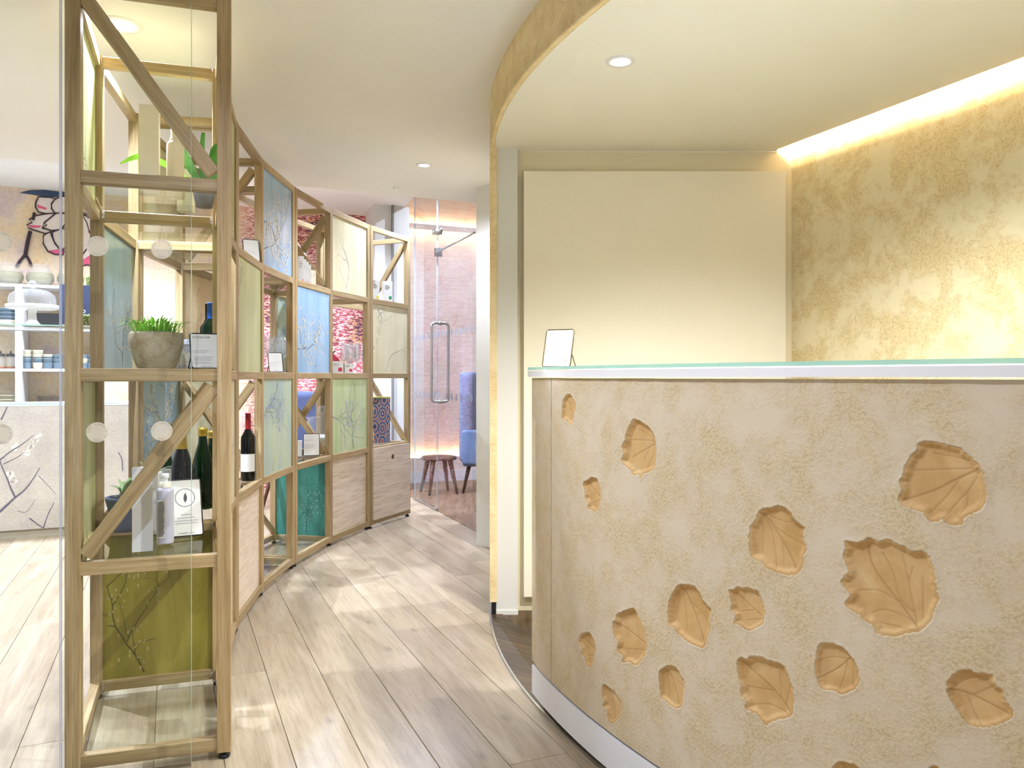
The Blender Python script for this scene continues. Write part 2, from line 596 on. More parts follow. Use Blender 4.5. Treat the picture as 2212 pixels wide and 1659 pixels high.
def mural_mat():
    m, nt, bs = base_mat('mural wallpaper')
    tc = N(nt, 'ShaderNodeTexCoord')
    sep = N(nt, 'ShaderNodeSeparateXYZ')
    nt.links.new(tc.outputs['Object'], sep.inputs[0])
    v = coords(nt, (1, 1, 1))
    n1 = noise(nt, v, 3.0, 6.0, 0.65, 0.8)
    n2 = noise(nt, v, 30.0, 3.0, 0.6)
    peach = ramp(nt, n1, [(0.28, S(214, 190, 196)), (0.45, S(236, 214, 186)), (0.6, S(240, 212, 164)), (0.75, S(236, 196, 150))])
    peach = mix(nt, 0.25, peach, ramp(nt, n2, [(0.35, S(200, 180, 178)), (0.55, (1, 1, 1, 1))]), 'MULTIPLY')
    vs = coords(nt, (22, 22, 62))
    w = noise(nt, vs, 1.0, 3.0, 0.6, 0.8)
    vb = coords(nt, (1, 1, 1.3))
    nb = noise(nt, vb, 2.4, 3.0, 0.5, 0.8)
    deep = ramp(nt, nb, [(0.34, S(54, 50, 84)), (0.46, S(140, 56, 66)), (0.62, S(200, 86, 90))])
    lite = ramp(nt, nb, [(0.4, S(226, 164, 116)), (0.55, S(238, 204, 196))])
    red = mix(nt, ramp(nt, w, [(0.47, (0, 0, 0, 1)), (0.54, (1, 1, 1, 1))]), deep, lite)
    ma = N(nt, 'ShaderNodeMapRange')
    ma.inputs[1].default_value = -1.25
    ma.inputs[2].default_value = -1.0
    nt.links.new(sep.outputs[0], ma.inputs[0])
    mb_ = N(nt, 'ShaderNodeMapRange')
    mb_.inputs[1].default_value = 0.62
    mb_.inputs[2].default_value = 0.45
    nt.links.new(sep.outputs[0], mb_.inputs[0])
    mm = N(nt, 'ShaderNodeMath', operation='MULTIPLY')
    nt.links.new(ma.outputs[0], mm.inputs[0])
    nt.links.new(mb_.outputs[0], mm.inputs[1])
    nt.links.new(mix(nt, mm.outputs[0], peach, red), bs.inputs['Base Color'])
    bs.inputs['Roughness'].default_value = 0.7
    return m


MURAL = mural_mat()


def peach_mat():
    m, nt, bs = base_mat('peach mural')
    v = coords(nt, (1, 1, 1))
    n1 = noise(nt, v, 2.6, 7.0, 0.7, 1.0)
    vs = coords(nt, (4, 4, 40))
    n2 = noise(nt, vs, 1.0, 2.0, 0.5)
    col = ramp(nt, n1, [(0.30, S(212, 160, 128)), (0.40, S(226, 204, 186)), (0.56, S(230, 216, 200)), (0.72, S(232, 206, 172))])
    col = mix(nt, 0.25, col, ramp(nt, n2, [(0.38, S(222, 200, 190)), (0.55, (1, 1, 1, 1))]), 'MULTIPLY')
    nt.links.new(col, bs.inputs['Base Color'])
    bs.inputs['Roughness'].default_value = 0.7
    return m


PEACH = peach_mat()


def blossom_stone():
    m, nt, bs = base_mat('pale painted counter front')
    v = coords(nt, (1, 1, 1))
    n = noise(nt, v, 5.0, 6.0, 0.6)
    n2 = noise(nt, v, 120.0, 2.0, 0.6)
    col = ramp(nt, n, [(0.3, S(188, 181, 168)), (0.7, S(208, 201, 186))])
    col = mix(nt, 0.3, col, ramp(nt, n2, [(0.35, S(190, 180, 165)), (0.55, (1, 1, 1, 1))]), 'MULTIPLY')
    nt.links.new(col, bs.inputs['Base Color'])
    bs.inputs['Roughness'].default_value = 0.5
    return m


CNTFR = blossom_stone()


def pattern_mat():
    m, nt, bs = base_mat('blue paisley print')
    v = coords(nt, (14, 14, 9))
    vo = N(nt, 'ShaderNodeTexVoronoi', Scale=1.0, Randomness=0.35)
    nt.links.new(v, vo.inputs['Vector'])
    mul = N(nt, 'ShaderNodeMath', operation='MULTIPLY')
    mul.inputs[1].default_value = 26.0
    nt.links.new(vo.outputs['Distance'], mul.inputs[0])
    sn = N(nt, 'ShaderNodeMath', operation='SINE')
    nt.links.new(mul.outputs[0], sn.inputs[0])
    mr = N(nt, 'ShaderNodeMapRange')
    mr.inputs[1].default_value = -1
    nt.links.new(sn.outputs[0], mr.inputs[0])
    col = ramp(nt, mr.outputs[0], [(0.15, S(50, 62, 104)), (0.45, S(104, 150, 190)), (0.7, S(200, 196, 200)), (0.92, S(170, 92, 70))])
    nt.links.new(col, bs.inputs['Base Color'])
    bs.inputs['Roughness'].default_value = 0.6
    return m


PAISLEY = pattern_mat()

# ------------------------------------------------------------------ building grid
TG = 0.4355                                    # the shop's grid is turned by atan(TG)
GA = math.atan(TG)
bx_, by_ = math.cos(GA), math.sin(GA)          # along the mural wall
W0 = Vector((-1.64, 8.26, 0))


def wall_m(u=0.0, v=0.0, z=0.0):
    """matrix in the mural wall's frame: local X along the wall, local -Y into the room"""
    p = W0 + Vector((bx_, by_, 0)) * u + Vector((by_, -bx_, 0)) * v
    return T(p.x, p.y, z, GA)


def wallp(u, v, z=0.0):
    p = W0 + Vector((bx_, by_, 0)) * u + Vector((by_, -bx_, 0)) * v
    return Vector((p.x, p.y, z))


def struct(name, mb, mat, M=None, label=None):
    o = mb.build(name, mat, None, M)
    o['kind'] = 'structure'
    if label: o['label'] = label
    return o


H1, H2, HS, H3 = 2.44, 2.85, 2.253, 3.4
# curve of the soffit, the fascia and the edge of the dark floor
CC, CR = (3.4816, 3.8811), 3.5863


def cpt(deg, r=CR, c=CC):
    a = math.radians(deg)
    return (c[0] + r * math.cos(a), c[1] + r * math.sin(a))


# --- floor: sub-floor and oak planks
floor = struct('floor', MB().box(-9, 6, -4, 13, -0.06, -0.012), PLANK, None, 'limed oak plank floor')
random.seed(5)
av = Vector((-by_, bx_, 0))
bv = Vector((bx_, by_, 0))
PW, PLN = 0.193, 1.95
pm = MB()
pc, ph, plh = 0.0012, PW / 2 - 0.0008, PLN / 2 - 0.0008
pm.add([(-ph, -plh, -0.012), (ph, -plh, -0.012), (ph, plh, -0.012), (-ph, plh, -0.012),
        (-ph, -plh, -pc), (ph, -plh, -pc), (ph, plh, -pc), (-ph, plh, -pc),
        (-ph + pc, -plh + pc, 0), (ph - pc, -plh + pc, 0), (ph - pc, plh - pc, 0), (-ph + pc, plh - pc, 0)],
       [(3, 2, 1, 0), (0, 1, 5, 4), (1, 2, 6, 5), (2, 3, 7, 6), (3, 0, 4, 7), (4, 5, 9, 8), (5, 6, 10, 9), (6, 7, 11, 10), (7, 4, 8, 11), (8, 9, 10, 11)])
plank_me = pm.mesh('floor_plank')
plank_me.materials.append(PLANK)
P_ORG = 0.0485                                # lateral phase of the joints
for r in range(-11, 17):
    q0 = 0.2 - random.random() * PLN
    for k in range(5):
        q = q0 + k * PLN
        c = bv * (P_ORG + r * PW) + av * (q + PLN / 2)
        if c.x < -6.2 or c.y > 9.4: continue
        o = put('floor_plank', plank_me, floor, Matrix.Translation(c) @ Matrix.Rotation(GA, 4, 'Z'))

# --- dark herringbone floor behind the desk, bounded by the curved strip
dark_poly = [cpt(d) for d in np.linspace(178.0, 246.0, 60)]
edge_pts = list(dark_poly)
dark_poly = dark_poly + [(3.4, 0.3), (1.42, 3.84), (-0.1, 3.98)]
dfloor = struct('floor_reception', MB().prism(dark_poly, 0.0, 0.0015), DARKW, None, 'dark herringbone oak floor inside the reception')


def clip_poly(poly, clip):
    out = poly
    n = len(clip)
    for i in range(n):
        a, b = clip[i], clip[(i + 1) % n]
        src, out = out, []
        side = lambda p: (b[0] - a[0]) * (p[1] - a[1]) - (b[1] - a[1]) * (p[0] - a[0])
        for j in range(len(src)):
            p, q = src[j - 1], src[j]
            sp, sq = side(p), side(q)
            if (sp >= 0) != (sq >= 0):
                t = sp / (sp - sq)
                out.append((p[0] + (q[0] - p[0]) * t, p[1] + (q[1] - p[1]) * t))
            if sq >= 0: out.append(q)
        if len(out) < 3: return []
    return out


clipc = [cpt(d, CR - 0.004) for d in np.linspace(179.5, 225.0, 30)] + [(1.3, 1.6), (1.3, 3.83), (-0.07, 3.83)]
HW, HL = 0.11, 0.44
for i in range(-6, 22):
    for j in range(-14, 14):
        for kk in range(2):
            ox, oy = i * HW, i * HW + j * 2 * HL
            if kk == 0: rc = [(ox, oy), (ox + HL, oy), (ox + HL, oy + HW), (ox, oy + HW)]
            else: rc = [(ox, oy + HW), (ox + HW, oy + HW), (ox + HW, oy + HW + HL), (ox, oy + HW + HL)]
            ang = math.radians(45 + 8)
            ca, sa = math.cos(ang), math.sin(ang)
            g = 0.0012
            cxr = sum(p[0] for p in rc) / 4
            cyr = sum(p[1] for p in rc) / 4
            rc = [(cxr + (p[0] - cxr) * (1 - g * 8), cyr + (p[1] - cyr) * (1 - g * 8)) for p in rc]
            pp = [(p[0] * ca - p[1] * sa + 0.3, p[0] * sa + p[1] * ca + 2.6) for p in rc]
            if min(p[0] for p in pp) > 0.35 or max(p[1] for p in pp) < 2.3: continue
            cp = clip_poly(pp, clipc)
            if len(cp) < 3: continue
            cx0 = sum(p[0] for p in cp) / len(cp)
            cy0 = sum(p[1] for p in cp) / len(cp)
            rot = ang if kk == 0 else ang + PI / 2
            Mi = T(cx0, cy0, 0, rot - PI / 2)
            inv = Mi.inverted()
            loc = [inv @ Vector((p[0], p[1], 0)) for p in cp]
            put('herringbone_block', MB().prism([(p.x, p.y) for p in loc], 0.0015, 0.0055).mesh('herringbone_block'), dfloor, Mi, DARKW)
strip = MB()
for (r0, r1, z) in ((CR - 0.004, CR + 0.004, 0.007),):
    a = [cpt(d, r0) for d in np.linspace(178.5, 232, 60)]
    b = [cpt(d, r1) for d in np.linspace(178.5, 232, 60)]
    n = len(a)
    strip.add([(*p, z) for p in a] + [(*p, z) for p in b] + [(*p, 0) for p in a] + [(*p, 0) for p in b],
              [(i, i + 1, n + i + 1, n + i) for i in range(n - 1)] + [(n + i, n + i + 1, 3 * n + i + 1, 3 * n + i) for i in range(n - 1)] +
              [(2 * n + i, 2 * n + i + 1, i + 1, i) for i in range(n - 1)])
struct('trim_1', strip, STEEL, None, 'curved metal strip where pale planks meet dark floor')

# glass-tinted floor overlay behind the far glass door, coloured for glass tint and reflection
G0, G1 = Vector((-0.911, 7.334, 0)), Vector((-0.250, 5.76, 0))
gd = (G1 - G0).normalized()
wr = wallp(3.3, 0)
wl = wallp(0.42, 0)
struct('floor_treatment', MB().prism([(G0.x - gd.x * 0.6, G0.y - gd.y * 0.6), (G1.x, G1.y), (G1.x + 2.6, G1.y + 0.9), (wr.x, wr.y), (wl.x, wl.y)][::1], 0.0, 0.004), TINTEDF, None, 'timber floor behind the glass door, browned for glass tint and reflection')

# --- ceilings
L0 = Vector((-1.483, 5.29, 0))
lx = lambda X: L0.y + TG * (X - L0.x)
struct('ceiling', MB().prism([(-9, -4), (5.2, -4), (5.2, lx(5.2)), (-9, lx(-9))], H1, H1 + 0.06), CEIL, None, 'smooth off-white main ceiling')
e0, e1 = wallp(-7.6, -0.1), wallp(0.44, -0.1)
gtop = G0 - gd * 1.4
struct('ceiling_shop', MB().prism([(-9, lx(-9) - .009), (G1.x + .02, lx(G1.x) - .009), (G0.x, G0.y), (e1.x, e1.y), (e0.x, e0.y)], H2, H2 + 0.06), CEIL, None, 'higher white ceiling over the shop')
fl = MB().prism([(-9, lx(-9) - .05), (5.2, lx(5.2) - .05), (5.2, lx(5.2) - .01), (-9, lx(-9) - .01)], H1 + .061, H3)
struct('wall_bulkhead', fl, CEIL, None, 'white upstand at the far edge of the main ceiling')
struct('ceiling_treatment', MB().prism([(G0.x - .8, G0.y + 1.7), (G1.x, G1.y), (4.2, 7.4), (4.2, 11.2), (-.8, 9.2)], H3, H3 + 0.05), CEIL, None, 'white ceiling behind the glass door')

# --- soffit over the reception, stopped short of the plaster wall for the light slot
RC = Vector((1.372, 3.84, 0))                  # corner of cream wall and plaster wall
rd = Vector((TG, -1, 0)).normalized()
rn = Vector((-1, -TG, 0)).normalized()         # into the room
slot0 = RC + Vector((-0.10, 0, 0))
far = slot0 + rd * 4.6
sof = [cpt(d, CR - 0.021) for d in np.linspace(176.5, 250.0, 70)]
sof_poly = sof + [(far.x, far.y), (slot0.x, slot0.y), (slot0.x, 4.1), (-0.1, 4.1)]
struct('ceiling_soffit', MB().prism(sof_poly, HS, HS + 0.02), SOFFIT, None, 'curved cream soffit over the reception desk')
fas = MB()
ang = np.linspace(172.0, 250.0, 90)
n = len(ang)
o_, i_ = [cpt(d, CR + 0.004) for d in ang], [cpt(d, CR - 0.02) for d in ang]
fas.add([(*p, HS - 0.0) for p in o_] + [(*p, H1) for p in o_] + [(*p, HS) for p in i_] + [(*p, H1) for p in i_],
        [(i, i + 1, n + i + 1, n + i) for i in range(n - 1)] + [(2 * n + i, 3 * n + i, 3 * n + i + 1, 2 * n + i + 1) for i in range(n - 1)] + [(2 * n + i, 2 * n + i + 1, i + 1, i) for i in range(n - 1)], True)
struct('wall_fascia', fas, PL_EDGE, None, 'curved sandy plaster fascia under the main ceiling')
# the curved plaster wall that carries on below the fascia, away from the viewer
cw = MB()
ang = np.linspace(181.9, 158.0, 30)
n = len(ang)
o_, i_ = [cpt(d, CR + 0.004) for d in ang], [cpt(d, CR - 0.030) for d in ang]
vs = [(*p, 0.064) for p in o_] + [(*p, HS) for p in o_] + [(*p, 0.064) for p in i_] + [(*p, HS) for p in i_]
fs = [(i + 1, i, n + i, n + i + 1) for i in range(n - 1)] + [(2 * n + i, 2 * n + i + 1, 3 * n + i + 1, 3 * n + i) for i in range(n - 1)] + [(0, 2 * n, 3 * n, n), (i and 0 or 2 * n, 0, 1, 2 * n + 1)]
fs += [(2 * n + i, i, i + 1, 2 * n + i + 1) for i in range(n - 1)]
cw.add(vs, fs)
struct('wall_curved', cw, PL_EDGE, None, 'edge of the curved sandy plaster wall')
cb = MB()
o_, i_ = [cpt(d, CR - 0.004) for d in ang], [cpt(d, CR - 0.026) for d in ang]
vs = [(*p, 0.0) for p in o_] + [(*p, 0.064) for p in o_] + [(*p, 0.0) for p in i_] + [(*p, 0.064) for p in i_]
cb.add(vs, [(i + 1, i, n + i, n + i + 1) for i in range(n - 1)] + [(0, 2 * n, 3 * n, n)])
struct('baseboard_curved', cb, BLACK, None, 'dark recessed base under the curved wall')

# --- cream wall with a raised panel, a white pilaster at its left
wb = struct('wall_reception', MB().box(-0.07, 1.42, 3.84, 3.92, 0, HS), CREAM_SHADE, None, 'cream wall behind the reception desk')
panel = struct('wall_panel', MB().box(0.0575, 1.327, 3.795, 3.84, 0.08, 2.145), CREAM, None, 'large raised cream panel behind the reception desk')
struct('trim_2', MB().box(0.03, 1.30, 3.834, 3.8405, HS - 0.004, HS), SOFFIT, None, 'shadow line under the soffit')
pil = struct('wall_pilaster', MB().box(-0.084, 0.026, 3.775, 3.84, 0, HS), WHITEP, None, 'narrow white pilaster at the end of the cream wall')
put('pilaster_base', MB().box(-0.088, 0.030, 3.768, 3.775, 0, 0.022).mesh('pilaster_base'), pil, None, WHITEP)
# --- plaster wall on the right, running past the camera
rw = MB()
p0, p1 = RC - rd * 0.1, RC + rd * 7.5
q0, q1 = p0 - rn * 0.1, p1 - rn * 0.1
rw.prism([(p0.x, p0.y), (p1.x, p1.y), (q1.x, q1.y), (q0.x, q0.y)], 0, H1)
struct('wall_right', rw, PL_WALL, None, 'mottled sand-coloured plaster wall on the right')
# led strip lying on the soffit's back edge, facing the wall
le = MB()
s0, s1 = slot0 + rn * 0.012, slot0 + rd * 4.4 + rn * 0.012
le.prism([(s0.x, s0.y), (s1.x, s1.y), (s1.x + rn.x * .02, s1.y + rn.y * .02), (s0.x + rn.x * .02, s0.y + rn.y * .02)], HS + 0.021, HS + 0.035)
led = le.build('led_strip', LEDW)
tag(led, 'warm LED strip glowing in the slot above the plaster wall', 'light strip')

# --- mural wall and the room around it
struct('wall_mural', MB().box(-7.5, 0.44, 0, 0.1, 0, H2), MURAL, wall_m(), 'wallpapered wall with flower mural at the back of the shop')
tw = struct('wall_treatment', MB().box(0.44, 3.6, 0, 0.1, 0.0, H3), PEACH, wall_m(), 'peach wallpapered wall seen through the far glass door')
put('ledge', MB().box(0.45, 3.5, -0.09, 0, 0.12, 0.27).mesh('ledge'), tw, wall_m(), PEACH)
put('ledge', MB().box(0.45, 3.5, -0.09, 0, 2.74, 2.80).mesh('ledge'), tw, wall_m(), PEACH)
struct('baseboard_treatment', MB().box(0.45, 3.5, -0.10, 0, 0.0, 0.12), SKIRT, wall_m(), 'white skirting below the peach wall')
for (z, nm) in ((0.27, 'warm LED line glowing along the low ledge of the peach wall'), (2.80, 'warm LED line above the high ledge of the peach wall'), (2.728, 'warm LED line under the high ledge of the peach wall')):
    l_ = MB().box(0.5, 3.4, -0.05, -0.03, z + 0.001, z + 0.011).build('led_line', emit('amber led ' + str(z), (1, .66, .34), 25), None, wall_m())
    tag(l_, nm, 'light strip')
struct('wall_far_right', MB().box(0, 0.1, 0, 5, 0, H3), WHITEP, wall_m(3.3, 4.9), 'white wall of the room behind the glass door')
# white pier and grey profile beside the glass door
pier = struct('wall_pier', MB().box(0.05, 0.40, -0.60, -0.2, 0, H2), WHITEP, wall_m(), 'white pier beside the far glass door')
struct('trim_3', MB().box(0.215, 0.232, -0.64, -0.60, 0, H2), GREYK, wall_m(), 'thin grey metal profile on the white pier')
# white wall end by the passage
pa, pb = Vector((-0.244, 5.34, 0)), Vector((0.30, 4.86, 0))
dd = (pb - pa).normalized()
nn = Vector((-dd.y, dd.x, 0))
q = [pa, pb, pb + nn * 0.14, pa + nn * 0.14]
struct('wall_passage', MB().prism([(p.x, p.y) for p in q], 0, H1), WHITEP, None, 'white wall end at the passage to the glass door')

# --- glass partition with a door at the far end
gdoor = empty('door_1', (G0 + (G1 - G0) * 0.41))
tag(gdoor, 'frameless glass door and side pane at the end of the aisle', None, None, 'structure')
GM = frame(G0, gd)
GLEN = (G1 - G0).length
seam = GLEN * 0.4135
put('pane', MB().box(0, seam - .004, -0.005, 0.005, 0.02, H2).mesh('pane'), gdoor, GM, PANE2)
put('door_leaf', MB().box(seam + .004, GLEN, -0.005, 0.005, 0.02, H2).mesh('door_leaf'), gdoor, GM, PANE2)
put('floor_rail', MB().box(0, seam - .004, -0.012, 0.012, 0.004, 0.022).mesh('floor_rail'), gdoor, GM, STEEL)
for x in (0.0, seam):
    put('pane_edge', MB().box(x - .004, x + .004, -0.006, 0.006, 0.02, H2).mesh('pane_edge'), gdoor, GM, FEDGE)
hz0, hz1 = 0.935, 1.60
hxc = seam + 0.075
hp = []
for (cy_, cz_, a0) in ((-.075 + .03, hz1 - .03, 180), (.075 - .03, hz1 - .03, 90), (.075 - .03, hz0 + .03, 0), (-.075 + .03, hz0 + .03, -90)):
    for k in range(5):
        a = math.radians(a0 - k * 22.5)
        hp.append((hxc, cy_ + .03 * math.cos(a), cz_ + .03 * math.sin(a)))
hd = put('door_handle', MB().tube(hp, 0.012, 10, closed=True).mesh('door_handle'), gdoor, GM, STEEL)
for zz in (hz0, hz1):
    put('fixing_collar', MB().tube([(hxc, -.012, zz), (hxc, .012, zz)], 0.018, 12).mesh('fixing_collar'), hd, GM, STEEL)
put('patch_fitting', MB().tube([(seam + .03, -0.03, 2.385), (seam + .03, 0.03, 2.385)], 0.028, 12).tube([(seam - .035, -0.03, 2.385), (seam - .035, 0.03, 2.385)], 0.022, 12).mesh('patch_fitting'), gdoor, GM, STEEL)
put('stay_clamp', MB().box(seam + .01, seam + .045, -0.03, 0.03, 2.17, 2.24).mesh('stay_clamp'), gdoor, GM, STEEL)
put('stay_bar', MB().tube([(seam + .03, -0.02, 2.20), (GLEN - .02, -0.02, 2.21)], 0.008, 8).mesh('stay_bar'), gdoor, GM, STEEL)
dotm = MB().lathe([(0.0001, 0.0), (0.03, 0.0)], 20, smooth=False).mesh('glass_dot')
dotm.materials.append(glass('door frosting', (1, 1, 1), 0.3, 1.2, 0.6, (0.30, 0.32, 0.37)))
for zz in (0.985, 1.505):
    x = 0.05
    while x < GLEN:
        put('glass_dot', dotm, gdoor, GM @ Matrix.Translation((x, -0.007, zz)) @ Matrix.Rotation(PI / 2, 4, 'X'))
        x += 0.118


# ------------------------------------------------------------------ downlights
def downlight(x, y, z, r, label, watts, col=NEUT, cone=150, lens=None, vis=True, blend=0.7):
    t = empty('downlight', (x, y, z))
    tag(t, label, 'downlight', 'recessed ceiling downlights')
    Mx = T(x, y, z)
    put('trim_ring', MB().lathe([(r * 0.62, 0.003), (r * 0.66, -0.004), (r * 0.97, -0.004), (r, 0.0)], 32).mesh('trim_ring'), t, Mx, WHITEG)
    put('lens', MB().lathe([(0.0001, -0.0015), (r * 0.64, -0.0015)], 32, smooth=False).mesh('lens'), t, Mx, lens or LAMP)
    ld = bpy.data.lights.new('downlight_lamp', 'SPOT')
    ld.energy = watts
    ld.color = col
    ld.spot_size = math.radians(cone)
    ld.spot_blend = blend
    ld.shadow_soft_size = r * 0.3
    lo = put('downlight_lamp', None, t, T(x, y, z - 0.012))
    bpy.data.objects.remove(lo)
    lo = bpy.data.objects.new('downlight_lamp', ld)
    COL.objects.link(lo)
    lo.parent = t
    lo.matrix_parent_inverse = WM[t].inverted()
    lo.matrix_basis = T(x, y, z - 0.012)
    WM[lo] = T(x, y, z - 0.012)
    return t


downlight(0.379, 2.737, HS, 0.052, 'white downlight in the cream soffit above the desk', 72, WARM, cone=112, blend=0.9)
downlight(0.80, 2.10, HS, 0.052, 'added downlight in the soffit nearer the viewer, out of frame', 195, WARM)  # out-of-frame lamp added to brighten the reception
downlight(1.55, 0.9, HS, 0.052, 'added downlight in the soffit beside the plaster wall, out of frame', 70, WARM)  # second added soffit lamp, out of frame, for more reception light
downlight(-0.537, 4.776, H1, 0.05, 'small downlight in main ceiling above the far aisle', 58, NEUT)
downlight(-1.434, 2.87, H1, 0.075, 'bright downlight above the near end of the oak shelving', 150, NEUT)
downlight(-3.03, 4.55, H1, 0.05, 'small downlight in main ceiling at the left edge', 110, NEUT)
downlight(-1.64, 6.75, H2, 0.06, 'small downlight in the high ceiling beyond the oak shelving', 150, COOL, lens=LAMPC)
downlight(-0.55, 1.1, H1, 0.05, 'downlight over the near aisle, out of frame', 72, NEUT)
downlight(-2.35, 3.2, H1, 0.05, 'added downlight over the cafe side, out of frame', 240, NEUT)  # unseen lamp added to brighten the cafe side and the ceiling
downlight(-3.0, 6.2, H2, 0.06, 'added unseen downlight in the high ceiling over the cake counter', 260, NEUT)  # hidden lamp added to light the counter and mural
downlight(-4.2, 5.5, H2, 0.06, 'added unseen downlight in the high ceiling further left over the cake counter', 260, NEUT)  # further added lamp, out of view, brightening counter and mural
downlight(-0.75, 6.2, H2, 0.05, 'added unseen downlight in the high ceiling in front of the glass door', 190, COOL, lens=LAMPC)  # unseen cool lamp added to brighten the far floor
downlight(-0.1, 7.6, H3, 0.05, 'added unseen downlight in the room behind the glass door', 120, COOL, lens=LAMPC)  # unseen lamp added to light the room behind the glass
# small smoke detector near the ceiling edge
sd = empty('smoke_detector', (-0.79, 5.35, H1))
tag(sd, 'tiny white ceiling sensor with green light near the far ceiling edge', 'sensor')
put('housing', MB().lathe([(0.0001, -0.012), (0.02, -0.012), (0.026, 0.0)], 20).mesh('housing'), sd, T(-0.79, 5.35, H1), WHITEG)
put('indicator', MB().lathe([(0.0001, -0.014), (0.004, -0.014), (0.004, -0.011)], 10).mesh('indicator'), sd, T(-0.79, 5.345, H1), emit('green led', (.2, 1, .2), 2))

